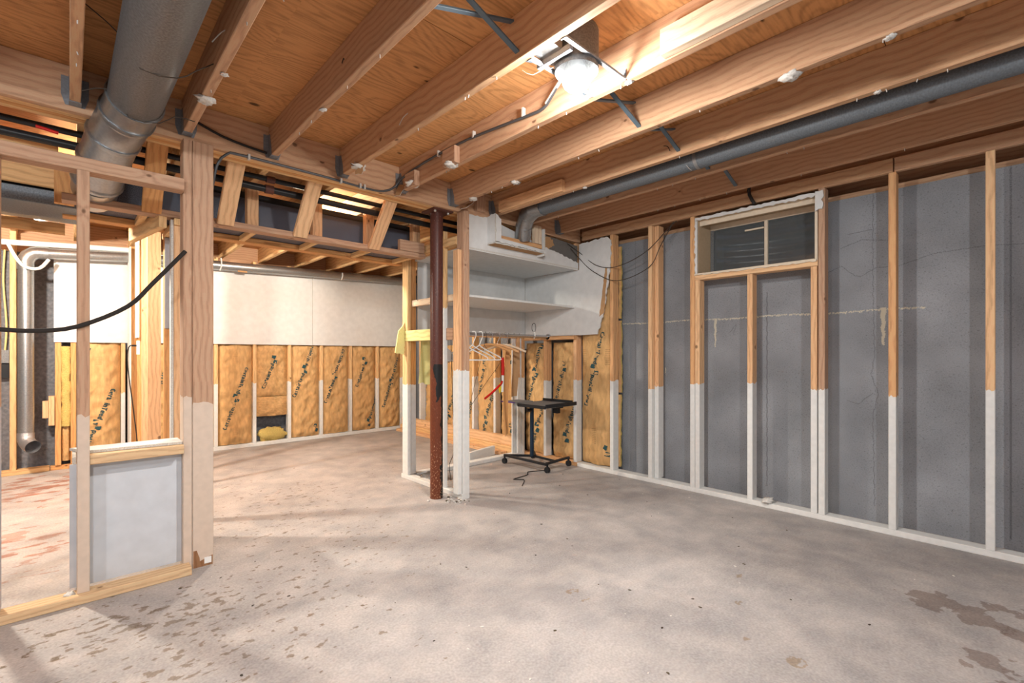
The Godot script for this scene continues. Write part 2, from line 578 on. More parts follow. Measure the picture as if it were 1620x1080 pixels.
func curve(ctrl: Array, step := 0.04) -> Array:
	var out := []
	for i in ctrl.size() - 1:
		var p0: Vector3 = ctrl[maxi(i - 1, 0)]
		var p1: Vector3 = ctrl[i]
		var p2: Vector3 = ctrl[i + 1]
		var p3: Vector3 = ctrl[mini(i + 2, ctrl.size() - 1)]
		var n := maxi(2, int(p1.distance_to(p2) / step))
		for s in n:
			out.append(p1.cubic_interpolate(p2, p0, p3, float(s) / n))
	out.append(ctrl[-1])
	return out

func tube(parent: Node, called: String, ctrl: Array, r, m: Material, sides := 8, smooth := true, step := 0.04) -> MeshInstance3D:
	return put(parent, called, tube_mesh(curve(ctrl, step) if smooth else ctrl, r, sides), m)

# A flat sheet with any outline (in local x, y), thick along local z; faces and cut edges are two surfaces.
func panel(parent: Node, called: String, poly: PackedVector2Array, thick: float, xf: Transform3D, face: Material, edge: Material) -> MeshInstance3D:
	var idx := Geometry2D.triangulate_polygon(poly)
	var mesh := ArrayMesh.new()
	var st := begin()
	for k in range(0, idx.size(), 3):
		for z in [0.0, thick]:
			var p := []
			var u := []
			for j in 3:
				var q := poly[idx[k + j]]
				p.append(Vector3(q.x, q.y, z))
				u.append(q)
			tri3(st, p, Vector3(0, 0, 1 if z > 0.0 else -1), u)
	st.commit(mesh)
	st = begin()
	var cw := Geometry2D.is_polygon_clockwise(poly)
	for k in poly.size():
		var a := poly[k]
		var b := poly[(k + 1) % poly.size()]
		var n := Vector3(b.y - a.y, a.x - b.x, 0).normalized() * (-1.0 if cw else 1.0)
		quad(st, Vector3(a.x, a.y, 0), Vector3(b.x, b.y, 0), Vector3(b.x, b.y, thick), Vector3(a.x, a.y, thick), n, a, b, b + Vector2(0, thick), a + Vector2(0, thick))
	st.commit(mesh)
	return put(parent, called, mesh, [face, edge], xf)

func torn(pts: Array, amp: float, step := 0.02) -> PackedVector2Array:
	# each entry: [x, y, rough edge towards the next?]
	var out := PackedVector2Array()
	for i in pts.size():
		var a := Vector2(pts[i][0], pts[i][1])
		var b := Vector2(pts[(i + 1) % pts.size()][0], pts[(i + 1) % pts.size()][1])
		out.append(a)
		if pts[i].size() > 2 and pts[i][2]:
			var n := int(a.distance_to(b) / step)
			var nrm := (b - a).orthogonal().normalized()
			for s in range(1, n):
				out.append(a.lerp(b, float(s) / n) + nrm * rng.randf_range(-amp, amp))
	return out

func face_z(z: float) -> Transform3D:      # sheet facing +z, local x = x, y = y
	return Transform3D(Basis.IDENTITY, Vector3(0, 0, z))

func face_x(x: float) -> Transform3D:      # sheet facing -x, local x = z, local y = y
	return Transform3D(Basis(Vector3(0, 0, 1), Vector3(0, 1, 0), Vector3(-1, 0, 0)), Vector3(x, 0, 0))

func face_y(y: float) -> Transform3D:      # sheet facing down, local x = x, local y = z
	return Transform3D(Basis(Vector3(1, 0, 0), Vector3(0, 0, 1), Vector3(0, -1, 0)), Vector3(0, y, 0))

func rect(x0: float, y0: float, x1: float, y1: float) -> PackedVector2Array:
	return PackedVector2Array([Vector2(x0, y0), Vector2(x1, y0), Vector2(x1, y1), Vector2(x0, y1)])

# A smooth grid surface; f(u, v) gives a position, u and v in 0..1.
func grid_mesh(nu: int, nv: int, f: Callable, uvs := Vector2.ONE) -> ArrayMesh:
	var st := begin()
	st.set_smooth_group(0)
	var p := []
	for j in nv + 1:
		for i in nu + 1:
			p.append(f.call(float(i) / nu, float(j) / nv))
	for j in nv:
		for i in nu:
			var a := j * (nu + 1) + i
			for k in [a, a + nu + 2, a + 1, a, a + nu + 1, a + nu + 2]:
				st.set_uv(Vector2(float(k % (nu + 1)) / nu, float(k / (nu + 1)) / nv) * uvs)
				st.add_vertex(p[k])
	st.index()
	st.generate_normals()
	return st.commit()

# A lump of plaster, foam or dirt.
func blob_mesh(size: Vector3, sd: int, amp := 0.35) -> ArrayMesh:
	var n := FastNoiseLite.new()
	n.seed = sd
	n.frequency = 2.0
	return grid_mesh(14, 10, func(u: float, v: float) -> Vector3:
		var a := u * TAU
		var b := (v - 0.5) * PI
		var d := Vector3(cos(a) * cos(b), sin(b), sin(a) * cos(b))
		return d * size * (1.0 + amp * n.get_noise_3dv(d * 1.6)))

func clump(parent: Node, at: Vector3, s: Vector3, m: Material = null) -> void:
	put(parent, "plaster_clump", blob_mesh(s, rng.randi() % 999, 0.9), m if m else M.plaster, Transform3D(Basis(Vector3.UP, rng.randf() * TAU), at))

func nails(parent: Node, a: Vector3, b: Vector3, n: int, down := Vector3(0, -0.012, 0)) -> void:
	for i in n:
		var p := a.lerp(b, rng.randf())
		put(parent, "nail", tube_mesh([p - down * 0.2, p + down + Vector3(rng.randf_range(-0.004, 0.004), 0, rng.randf_range(-0.004, 0.004))], 0.0022, 5), M.nail)

# A paper-faced insulation batt hung between two studs. xf: local x across, y up, z towards the room.
var text_cache := {}
func lettering(s: String, size: float) -> Array:
	if not text_cache.has(s):
		var t := TextMesh.new()
		var f := SystemFont.new()
		f.font_names = PackedStringArray(["Droid Sans"])
		f.font_weight = 700
		t.font = f
		t.text = s
		t.font_size = 32
		t.pixel_size = 0.01
		t.depth = 0.0
		t.curve_step = 4.0
		var arr := t.get_mesh_arrays()
		text_cache[s] = arr
	return text_cache[s]

func batt(label: String, w: float, h: float, xf: Transform3D, sd: int, texts: Array, group: String, bulge := 0.05, rag := 0.0) -> Node3D:
	var o := thing("insulation_batt", label, "insulation", Vector3.ZERO, group)
	o.transform = xf
	var n := FastNoiseLite.new()
	n.seed = sd
	n.frequency = 5.0
	n.fractal_octaves = 3
	var n2 := FastNoiseLite.new()
	n2.seed = sd + 50
	n2.noise_type = FastNoiseLite.TYPE_SIMPLEX
	n2.frequency = 3.0
	var height := func(x: float, y: float) -> float:
		var e := 1.0 - pow(absf(2.0 * x / w), 4.0)
		var q := minf(1.0, minf(y, h - y) / 0.06)
		var wr := 1.0 - absf(n2.get_noise_2d(x * 1.3 + y * 0.5, y * 2.2)) * 2.0
		return e * (bulge * (0.45 + 0.55 * q) + 0.024 * wr) + n.get_noise_2d(x, y * 1.5) * 0.02 * e
	put(o, "paper_facing", grid_mesh(18, int(18 * h / 0.6), func(u: float, v: float) -> Vector3:
		var x := (u - 0.5) * w
		var y := v * h
		var lo := rag * (0.5 + n.get_noise_2d(x * 6.0, 3.0)) if v < 0.02 else 0.0
		return Vector3(x, y + lo, height.call(x, y))), M.kraft)
	put(o, "fiberglass", grid_mesh(8, 10, func(u: float, v: float) -> Vector3:
		var x := (u - 0.5) * (w - 0.004)
		return Vector3(x, v * h * 0.994 + 0.002 + 0.006 * n.get_noise_2d(x * 9, v * 9), -0.004 + 0.012 * (absf(u - 0.5) - 0.5))), M.fiber)
	var lines := []
	for t in texts:     # [text, x, y, angle in degrees, letter height]: a word, two square marks, and the word again upside down
		var dir := Vector2.from_angle(deg_to_rad(t[3]))
		var side := dir.orthogonal()
		var at := Vector2(t[1], t[2])
		var em: float = t[4]
		var p1 := at - dir * em * 3.9
		var p2 := at + dir * em * 3.9
		lines.append([t[0], p1.x, p1.y, t[3], em])
		lines.append([t[0], p2.x, p2.y, t[3] + 180.0, em])
		var sq := begin()
		for k in [-0.5, 0.5]:
			var c: Vector2 = at + dir * em * 0.95 * k + side * em * 0.35 * -signf(k)
			for iu in 3:
				for iv in 3:
					var q := []
					for co in [[0, 0], [1, 0], [1, 1], [0, 1]]:
						var g: Vector2 = c + dir * em * 0.78 * ((iu + co[0]) / 3.0 - 0.5) + side * em * 0.78 * ((iv + co[1]) / 3.0 - 0.5)
						q.append(Vector3(g.x, g.y, float(height.call(g.x, g.y)) + 0.0035))
					if absf(c.x) < w * 0.44 and c.y > 0.05 and c.y < h - 0.05:
						quad(sq, q[0], q[1], q[2], q[3], Vector3(0, 0, 1), Vector2.ZERO, Vector2.ZERO, Vector2.ZERO, Vector2.ZERO)
		var sqm := sq.commit()
		if sqm.get_surface_count():
			put(o, "printed_mark", sqm, M.ink)
	for t in lines:
		var arr: Array = lettering(t[0], 1.0)
		var vs: PackedVector3Array = arr[Mesh.ARRAY_VERTEX]
		var ix: PackedInt32Array = arr[Mesh.ARRAY_INDEX]
		var st := begin()
		var sc: float = t[4] / 0.32
		var rot := Transform2D(deg_to_rad(t[3]), Vector2(t[1], t[2]))
		var kept := 0
		for bold in [-0.007, 0.007]:      # two strokes side by side make the heavy print
			for k in range(0, ix.size(), 3):
				var p := []
				var inside := true
				for j in 3:
					var v := vs[ix[k + j]]
					var q := rot * (Vector2(v.x + bold, v.y) * sc)
					if absf(q.x) > w * 0.49 or q.y < 0.02 or q.y > h - 0.01:
						inside = false
					p.append(Vector3(q.x, q.y, float(height.call(q.x, q.y)) + 0.004))
				if inside:
					kept += 1
					tri3(st, p, Vector3(0, 0, 1), [Vector2.ZERO, Vector2.ZERO, Vector2.ZERO])
		if kept < ix.size() * 0.42:
			continue
		var mesh := st.commit()
		if mesh.get_surface_count():
			put(o, "printed_lettering", mesh, M.ink)
	return o

# ---------------------------------------------------------------- the place
func _ready() -> void:
	rng.seed = 20
	# camera: level, its lens shifted a little upwards
	var cam := Camera3D.new()
	cam.name = "camera"
	cam.projection = Camera3D.PROJECTION_FRUSTUM
	cam.near = 0.05
	cam.far = 60.0
	cam.size = 0.05 * 1080.0 / 744.0
	cam.frustum_offset = Vector2(0, 0.05 * 21.0 / 744.0)
	cam.position = Vector3(0, 1.117, 0)
	cam.rotation_degrees = Vector3(0, -43.26, 0)
	add_child(cam)
	cam.current = true
	var we := WorldEnvironment.new()
	we.name = "environment"
	var env := Environment.new()
	env.background_mode = Environment.BG_SKY
	var sky := Sky.new()
	var sm := ProceduralSkyMaterial.new()
	sm.sky_top_color = Color(0.55, 0.68, 0.88)
	sm.sky_horizon_color = Color(0.8, 0.86, 0.92)
	sm.ground_bottom_color = Color(0.3, 0.3, 0.28)
	sm.ground_horizon_color = Color(0.6, 0.62, 0.62)
	sky.sky_material = sm
	env.sky = sky
	env.background_energy_multiplier = 0.4
	env.tonemap_mode = Environment.TONE_MAPPER_LINEAR
	env.tonemap_exposure = 1.06
	env.sdfgi_enabled = true
	env.ssao_enabled = true
	env.ssil_enabled = true
	we.environment = env
	add_child(we)

	make_materials()
	build_floor()
	build_ceiling()
	build_right_wall()
	build_window()
	build_back_wall()
	build_unseen_walls()
	build_middle_wall()
	build_inner_wall()
	build_soffit()
	build_closet()
	build_column()
	build_ducts()
	build_pipes_and_cables()
	build_lamps()
	build_insulation()
	build_cart()
	build_closet_things()
	build_small_things()

func build_floor() -> void:
	var st := begin()
	var uv := func(x: float, z: float) -> Vector2: return Vector2((x + 1.5) / 5.5, (z + 6.6) / 7.2)
	var x0 := -2.9
	var x1 := 4.3
	var z0 := -6.9
	var z1 := 3.4
	quad(st, Vector3(x0, 0, z0), Vector3(x1, 0, z0), Vector3(x1, 0, z1), Vector3(x0, 0, z1), Vector3.UP, uv.call(x0, z0), uv.call(x1, z0), uv.call(x1, z1), uv.call(x0, z1))
	quad(st, Vector3(x0, -0.15, z0), Vector3(x1, -0.15, z0), Vector3(x1, -0.15, z1), Vector3(x0, -0.15, z1), Vector3.DOWN, Vector2.ZERO, Vector2.ZERO, Vector2.ZERO, Vector2.ZERO)
	for e in [[x0, z0, x1, z0, Vector3(0, 0, -1)], [x1, z0, x1, z1, Vector3(1, 0, 0)], [x1, z1, x0, z1, Vector3(0, 0, 1)], [x0, z1, x0, z0, Vector3(-1, 0, 0)]]:
		quad(st, Vector3(e[0], 0, e[1]), Vector3(e[2], 0, e[3]), Vector3(e[2], -0.15, e[3]), Vector3(e[0], -0.15, e[1]), e[4], Vector2.ZERO, Vector2.ZERO, Vector2.ZERO, Vector2.ZERO)
	var o := put(self, "floor", st.commit(), M.floor)
	o.set_meta("kind", "structure")

func build_ceiling() -> void:
	var c := structure("ceiling")
	# plywood subfloor: sheets laid across the joists, seams over the joists and staggered
	var rows := [3.4, 2.0, 0.85, -0.37, -1.59, -2.81, -4.03, -5.25, -6.9]
	for i in rows.size() - 1:
		var xs := [-2.9, -0.44, 1.28, 2.95, 4.3] if i % 2 == 0 else [-2.9, 0.44, 2.15, 4.3]
		for k in xs.size() - 1:
			var st := begin()
			var a := Vector3(xs[k] + 0.0015, SUB, rows[i + 1] + 0.0015)
			var b := Vector3(xs[k + 1] - 0.0015, SUB, rows[i] - 0.0015)
			var off := Vector2(rng.randf(), rng.randf())
			var u := func(x: float, z: float) -> Vector2: return Vector2(x, z) + off
			quad(st, a, Vector3(b.x, SUB, a.z), b, Vector3(a.x, SUB, b.z), Vector3.DOWN, u.call(a.x, a.z), u.call(b.x, a.z), u.call(b.x, b.z), u.call(a.x, b.z))
			var t := SUB + 0.019
			quad(st, Vector3(a.x, t, a.z), Vector3(b.x, t, a.z), Vector3(b.x, t, b.z), Vector3(a.x, t, b.z), Vector3.UP, Vector2.ZERO, Vector2.ZERO, Vector2.ZERO, Vector2.ZERO)
			for e in [[a.x, a.z, b.x, a.z, Vector3(0, 0, -1)], [b.x, a.z, b.x, b.z, Vector3(1, 0, 0)], [b.x, b.z, a.x, b.z, Vector3(0, 0, 1)], [a.x, b.z, a.x, a.z, Vector3(-1, 0, 0)]]:
				quad(st, Vector3(e[0], SUB, e[1]), Vector3(e[2], SUB, e[3]), Vector3(e[2], t, e[3]), Vector3(e[0], t, e[1]), e[4], Vector2.ZERO, Vector2.ZERO, Vector2.ZERO, Vector2.ZERO)
			put(c, "subfloor_panel", st.commit(), M.ply[(i + k) % 2])
	# the floor above, so that no daylight comes through the seams
	bx(c, "upper_floor", -2.9, 4.3, SUB + 0.02, SUB + 0.06, -6.9, 3.4, M.pale)
	# joists
	for i in JX.size():
		var x: float = JX[i]
		bx(c, "joist", x, x + 0.038, JB, SUB, -2.955, 3.35, M.joist[i % 3])
		bx(c, "joist", x + 0.03, x + 0.068, JB, SUB, -6.6, -3.11, M.pine)
		# hanger: a strap each side and a seat below
		var y0 := JB - 0.004
		for s in [[x - 0.0025, -1.0], [x + 0.0385, 1.0]]:
			var px: float = s[0]
			panel(c, "joist_hanger_side", PackedVector2Array([Vector2(-2.953, y0), Vector2(-2.90, y0), Vector2(-2.905, y0 + 0.06), Vector2(-2.93, y0 + 0.13), Vector2(-2.953, y0 + 0.13)]), 0.002, face_x(px + 0.002), M.hanger, M.hanger)
			var fx: float = px - 0.026 if s[1] < 0 else px
			panel(c, "joist_hanger_flange", PackedVector2Array([Vector2(fx if s[1] > 0 else fx + 0.014, y0), Vector2(fx + 0.014 if s[1] > 0 else fx + 0.028, y0), Vector2(fx + 0.028, y0 + 0.045), Vector2(fx + 0.028, y0 + 0.13), Vector2(fx, y0 + 0.13), Vector2(fx, y0 + 0.045)]), 0.0015, face_z(-2.9545), M.hanger, M.hanger)
		bx(c, "joist_hanger_seat", x - 0.001, x + 0.039, JB - 0.004, JB - 0.001, -2.953, -2.90, M.hanger)
		nails(c, Vector3(x + 0.02, JB, -2.6), Vector3(x + 0.02, JB, 0.0), 7)
	# the built-up beam
	for k in 4:
		bx(c, "beam_ply", -2.85, 3.72, 2.235, SUB, -2.957 - 0.038 * k - 0.037, -2.957 - 0.038 * k, [M.joist[0], M.pine, M.orange, M.pine][k])
	# steel bridging between the joists
	for i in range(3, JX.size() - 1):
		var a: float = JX[i] + 0.038
		var b: float = JX[i + 1]
		for s in 2:
			var p := Vector3(a, SUB - 0.02 if s == 0 else JB + 0.03, -1.31 - 0.03 * s)
			var q := Vector3(b, JB + 0.025 if s == 0 else SUB - 0.02, -1.31 - 0.03 * s)
			lumber(c, "bridging_strap", p, q, 0.022, 0.008, Vector3(0, 1, 0.0), M.steelblue)
	# rim above the right wall
	bx(c, "rim_joist", 4.06, 4.1, 2.24, SUB, -6.6, 3.35, M.joist[1])
	bx(c, "rim_joist", -2.7, 3.9, 2.1, SUB, -6.517, -6.48, M.joist[1])
	bx(c, "joist", 3.79, 3.828, JB + 0.07, SUB, -6.6, 3.35, M.joist[1])
	# blocks and scraps nailed to the joists
	bx(c, "nailed_block", 1.650, 1.689, 2.266, 2.366, -0.925, -0.40, M.pale)
	bx(c, "nailed_block", 1.650, 1.689, 2.256, 2.355, -2.37, -2.25, M.redfir)
	bx(c, "nailed_block", 1.650, 1.689, 2.236, 2.335, -2.81, -2.69, M.redfir)
	bx(c, "nailed_block", 2.506, 2.544, 2.264, 2.348, -2.82, -2.16, M.stud[0])
	bx(c, "nailed_block", 2.36, 2.45, 2.27, SUB, -2.953, -2.915, M.redfir)
	# plaster left where the ceiling was torn off
	for p in [[0.444, -2.47, 0.03], [0.444, -2.50, 0.018], [0.86, -2.2, 0.014], [1.28, -2.72, 0.035], [2.15, -2.70, 0.028], [2.565, -2.0, 0.014], [2.15, -0.62, 0.03], [2.15, -0.30, 0.016], [1.67, -2.31, 0.034], [1.67, -2.75, 0.04], [2.15, -2.25, 0.025], [2.56, -0.4, 0.012], [1.71, -1.1, 0.014], [0.46, -2.2, 0.012]]:
		clump(c, Vector3(p[0], JB - 0.004, p[1]), Vector3(p[2], p[2] * 0.45, p[2] * 1.2))
	# stray bits of wire and long nails
	for q in [[0.47, -1.62, 0.05, -0.04], [0.03, -2.2, -0.06, 0.04], [0.44, -2.0, -0.05, -0.06], [1.25, -2.1, -0.02, -0.05], [0.83, -1.9, -0.03, 0.05], [2.54, -1.4, -0.02, 0.05], [0.3, -1.95, 0.02, 0.06]]:
		var a := Vector3(q[0], JB + 0.08, q[1])
		tube(c, "stray_wire", [a, a + Vector3(q[2] * 0.5, -0.015, q[3] * 0.6), a + Vector3(q[2], -0.05, q[3])], 0.0022, M.nail if q[3] < 0 else M.wire, 5)
	# strips of torn board paper
	for p in [[1.28, -2.70, 0.10], [1.66, -2.90, 0.12], [2.2, -2.84, 0.09]]:
		panel(c, "torn_paper", torn([[-0.05, -0.02, true], [0.05, -0.03, true], [0.06, 0.03, true], [-0.04, 0.025, true]], 0.006), 0.003, Transform3D(Basis(Vector3(0.6, 0.3, 1).normalized(), rng.randf() * 2.0) * Basis(Vector3.RIGHT, 1.3), Vector3(p[0], JB - 0.012, p[1])), M.paper, M.gypsum)

func build_right_wall() -> void:
	var w := structure("wall_right")
	# poured concrete round the window hole
	var hole := [-1.78, -0.93, 1.76, 2.2]   # z0, z1, y0, y1
	var st := begin()
	var uv := func(z: float, y: float) -> Vector2: return Vector2((z + 3.0) / 4.0, (2.4 - y) / 2.4)
	var rects := [[-6.6, 0.0, hole[0], 2.2], [hole[0], 0.0, hole[1], hole[2]], [hole[1], 0.0, 3.35, 2.2]]
	for r in rects:
		for s in [[CONC, Vector3(-1, 0, 0)], [CONC + 0.22, Vector3(1, 0, 0)]]:
			var x: float = s[0]
			quad(st, Vector3(x, r[1], r[0]), Vector3(x, r[1], r[2]), Vector3(x, r[3], r[2]), Vector3(x, r[3], r[0]), s[1], uv.call(r[0], r[1]), uv.call(r[2], r[1]), uv.call(r[2], r[3]), uv.call(r[0], r[3]))
	for e in [[hole[0], hole[2], 2.2, Vector3(0, 0, 1)], [hole[1], hole[2], 2.2, Vector3(0, 0, -1)]]:
		quad(st, Vector3(CONC, e[1], e[0]), Vector3(CONC + 0.22, e[1], e[0]), Vector3(CONC + 0.22, e[2], e[0]), Vector3(CONC, e[2], e[0]), e[3], uv.call(0.5, 0.5), uv.call(0.6, 0.5), uv.call(0.6, 0.9), uv.call(0.5, 0.9))
	quad(st, Vector3(CONC, hole[2], hole[0]), Vector3(CONC + 0.22, hole[2], hole[0]), Vector3(CONC + 0.22, hole[2], hole[1]), Vector3(CONC, hole[2], hole[1]), Vector3.UP, uv.call(0.5, 0.5), uv.call(0.6, 0.5), uv.call(0.6, 0.9), uv.call(0.5, 0.9))
	for r in [rects[0], rects[2]]:
		quad(st, Vector3(CONC, 2.2, r[0]), Vector3(CONC + 0.22, 2.2, r[0]), Vector3(CONC + 0.22, 2.2, r[2]), Vector3(CONC, 2.2, r[2]), Vector3.UP, uv.call(0.5, 0.5), uv.call(0.6, 0.5), uv.call(0.6, 0.9), uv.call(0.5, 0.9))
	put(w, "concrete", st.commit(), M.concrete)
	bx(w, "sill_plate", CONC + 0.02, CONC + 0.18, 2.2, 2.24, -6.6, 3.35, M.joist[1])
	# stud wall
	var white: Material = M.white
	bx(w, "bottom_plate", 3.70, 3.79, 0.0, 0.038, -2.98, 0.9, white)
	bx(w, "bottom_plate", 3.70, 3.79, 0.0, 0.038, -6.32, -2.985, M.stud[1])
	bx(w, "top_plate", 3.70, 3.738, 2.245, 2.333, -2.92, -0.503, M.joist[2])
	bx(w, "top_plate", 3.70, 3.738, 2.245, 2.333, -0.495, 3.3, M.joist[0])
	bx(w, "top_plate", 3.739, 3.79, 2.30, 2.333, -6.32, 3.3, M.joist[1])
	var lines := {-3.03: 0.86, -2.59: 0.875, -2.19: 0.815, -1.36: 0.905, -0.525: 0.862, -0.10: 0.925, 0.31: 0.9, 0.72: 0.9}
	var k := 0
	for z in lines:
		var top := 1.72 if z == -1.36 else 2.298
		var y0 := 0.039
		bx(w, "stud", 3.70, 3.789, y0, 2.243 if top > 2 else top, z, z + 0.038, M.stud[k % 3], lines[z], white)
		k += 1
	# doubled studs either side of the window
	bx(w, "stud", 3.70, 3.789, 0.039, 2.243, -1.805, -1.767, M.stud[1], 0.885, white)
	bx(w, "stud", 3.70, 3.789, 0.039, 1.72, -1.764, -1.726, M.stud[2], 0.88, white)
	bx(w, "stud", 3.70, 3.789, 0.039, 2.243, -0.90, -0.862, M.redfir, 0.885, white)
	bx(w, "stud", 3.70, 3.789, 0.039, 1.72, -0.945, -0.907, M.stud[0], 0.88, white)
	bx(w, "stud", 3.742, 3.83, 0.039, 2.243, -2.15, -2.112, M.stud[0], 0.84, white)
	bx(w, "window_sill_plate", 3.70, 3.79, 1.722, 1.76, -1.764, -0.903, M.stud[2])
	# studs of the insulated part
	for i in range(1, 9):
		var z := -3.03 - 0.41 * i
		if i == 8:
			z = -6.30
		bx(w, "stud", 3.70, 3.789, 0.039, 2.298, z, z + 0.038, M.pine if i > 2 else M.stud[i % 3], 0.84, white)
	# drywall left on the wall behind the closet and next to it
	panel(w, "drywall_remnant", torn([[-2.945, 1.31], [-2.72, 1.315, true], [-2.66, 1.50, true], [-2.575, 1.94, true], [-2.57, 2.19, true], [-2.62, 2.23, true], [-2.945, 2.21]], 0.008), 0.0127, face_x(3.699), M.drywall, M.gypsum)
	panel(w, "torn_paper", torn([[-2.70, 1.48, true], [-2.64, 1.52, true], [-2.61, 1.93, true], [-2.63, 1.94, true]], 0.004), 0.002, face_x(3.686), M.paper, M.paper)
	clump(w, Vector3(3.72, 0.05, -1.22), Vector3(0.035, 0.02, 0.05), M.plaster)

func build_window() -> void:
	var w := structure("window_1")
	# linings back to the concrete
	bx(w, "head_lining", 3.715, 3.95, 2.205, 2.222, -1.765, -0.905, M.tan)
	bx(w, "jamb_lining", 3.715, 3.95, 1.762, 2.205, -1.765, -1.745, M.tan)
	bx(w, "jamb_lining", 3.715, 3.95, 1.762, 2.205, -0.925, -0.907, M.cream)
	bx(w, "sill", 3.705, 3.95, 1.761, 1.775, -1.744, -0.926, M.cream)
	# sash
	for e in [[1.777, 1.80, -1.744, -0.926], [2.16, 2.204, -1.744, -0.926]]:
		bx(w, "sash_rail", 3.94, 3.965, e[0], e[1], e[2], e[3], M.cream if e[0] > 2 else M.galvdull)
	for e in [[-1.744, -1.715], [-0.955, -0.926]]:
		bx(w, "sash_stile", 3.94, 3.965, 1.80, 2.16, e[0], e[1], M.galvdull)
	bx(w, "mullion", 3.935, 3.965, 1.80, 2.16, -1.32, -1.296, M.cream)
	bx(w, "latch_stick", 3.925, 3.935, 2.10, 2.113, -1.46, -1.32, M.cream).rotation.x = 0.0
	for e in [[-1.714, -1.321], [-1.295, -0.956]]:
		panel(w, "pane", rect(e[0], 1.801, e[1], 2.159), 0.004, face_x(3.956), M.glass, M.glass)
	# plaster edge round the casing
	panel(w, "plaster_edge", torn([[-0.915, 2.09, true], [-0.875, 2.10, true], [-0.87, 2.225, true], [-0.915, 2.225]], 0.008), 0.014, face_x(3.699), M.drywall, M.gypsum)
	panel(w, "plaster_edge", torn([[-1.764, 1.762, true], [-1.745, 1.762], [-1.745, 2.2], [-1.764, 2.2, true]], 0.006), 0.013, face_x(3.712), M.drywall, M.gypsum)
	panel(w, "plaster_edge", torn([[-1.764, 2.200, true], [-0.90, 2.196], [-0.90, 2.222, true], [-1.764, 2.224]], 0.006), 0.012, face_x(3.71), M.drywall, M.gypsum)
	panel(w, "plaster_edge", torn([[-1.764, 1.757, true], [-0.91, 1.752, true], [-0.91, 1.768], [-1.764, 1.772]], 0.004), 0.01, face_x(3.7), M.cream, M.gypsum)
	panel(w, "plaster_edge", rect(-1.745, 2.165, -0.926, 2.205), 0.012, face_x(3.76), M.cream, M.cream)
	# the steel well outside
	var well := thing("window_well", "corrugated galvanised window well seen through the small basement window", "window well", Vector3(4.15, 1.55, -1.35))
	put(well, "corrugated_sheet", grid_mesh(24, 60, func(u: float, v: float) -> Vector3:
		var a := -PI / 2 + u * PI
		var y := v * 1.0
		var r := 1.0 + 0.03 * sin(y * TAU / 0.11)
		return Vector3(0.42 * r * cos(a), y, 0.62 * r * sin(a))), M.galv)
	put(well, "gravel_bed", grid_mesh(14, 14, func(u: float, v: float) -> Vector3:
		return Vector3(u * 0.5, 0.02 + 0.03 * sin(u * 31.0) * cos(v * 27.0), (v - 0.5) * 1.3)), M.soil)
	bx(w, "outer_wall", CONC + 0.2, CONC + 0.24, 2.2, 4.0, -6.6, 3.35, M.concrete2)

func build_back_wall() -> void:
	var w := structure("wall_back")
	bx(w, "concrete", -2.9, 4.15, 0.0, SUB, -6.75, -6.52, M.concrete2)
	bx(w, "bottom_plate", 0.96, 3.69, 0.0, 0.045, -6.42, -6.33, M.white)
	bx(w, "bottom_plate", -0.9, -0.14, 0.0, 0.045, -6.42, -6.33, M.pine)
	bx(w, "bottom_plate", -0.135, 0.45, 0.0, 0.04, -6.42, -6.35, M.orange)
	for x in [0.815, 1.221, 1.628, 2.034, 2.441, 2.847, 3.254, 3.652]:
		bx(w, "stud", x, x + 0.038, 0.046, SUB - 0.19, -6.42, -6.331, M.pine, 0.775, M.white)
	for x in [-0.402, -0.81]:
		bx(w, "stud", x, x + 0.042, 0.046, JB, -6.42, -6.331, M.pine)
	bx(w, "stud", -0.102, -0.058, 0.046, 1.26, -6.42, -6.331, M.orange)
	bx(w, "stud", 0.008, 0.048, 0.046, 1.26, -6.42, -6.331, M.orange)
	bx(w, "stud", 0.39, 0.425, 0.046, 1.26, -6.42, -6.331, M.pine, 0.72, M.white)
	bx(w, "nailed_block", -0.146, -0.104, 0.44, 0.72, -6.38, -6.30, M.stud[0])
	bx(w, "nailed_block", -0.187, -0.147, 0.515, 0.675, -6.37, -6.29, M.stud[2])
	panel(w, "drywall_panel", rect(-0.11, 1.24, 0.47, 2.12), 0.0127, face_z(-6.33), M.drywall, M.gypsum)
	panel(w, "drywall_panel", rect(0.60, 1.243, 2.332, 2.2), 0.0127, face_z(-6.33), M.drywall, M.gypsum)
	panel(w, "drywall_panel", rect(2.335, 1.243, 3.695, 2.2), 0.0127, face_z(-6.33), M.drywall, M.gypsum)

func build_unseen_walls() -> void:
	var l := structure("wall_left")
	bx(l, "concrete", -2.9, -2.7, 0.0, SUB, -6.52, 3.35, M.concrete2)
	var f := structure("wall_front")
	bx(f, "drywall", -2.7, CONC, 0.0, SUB, 3.15, 3.35, M.drywall)

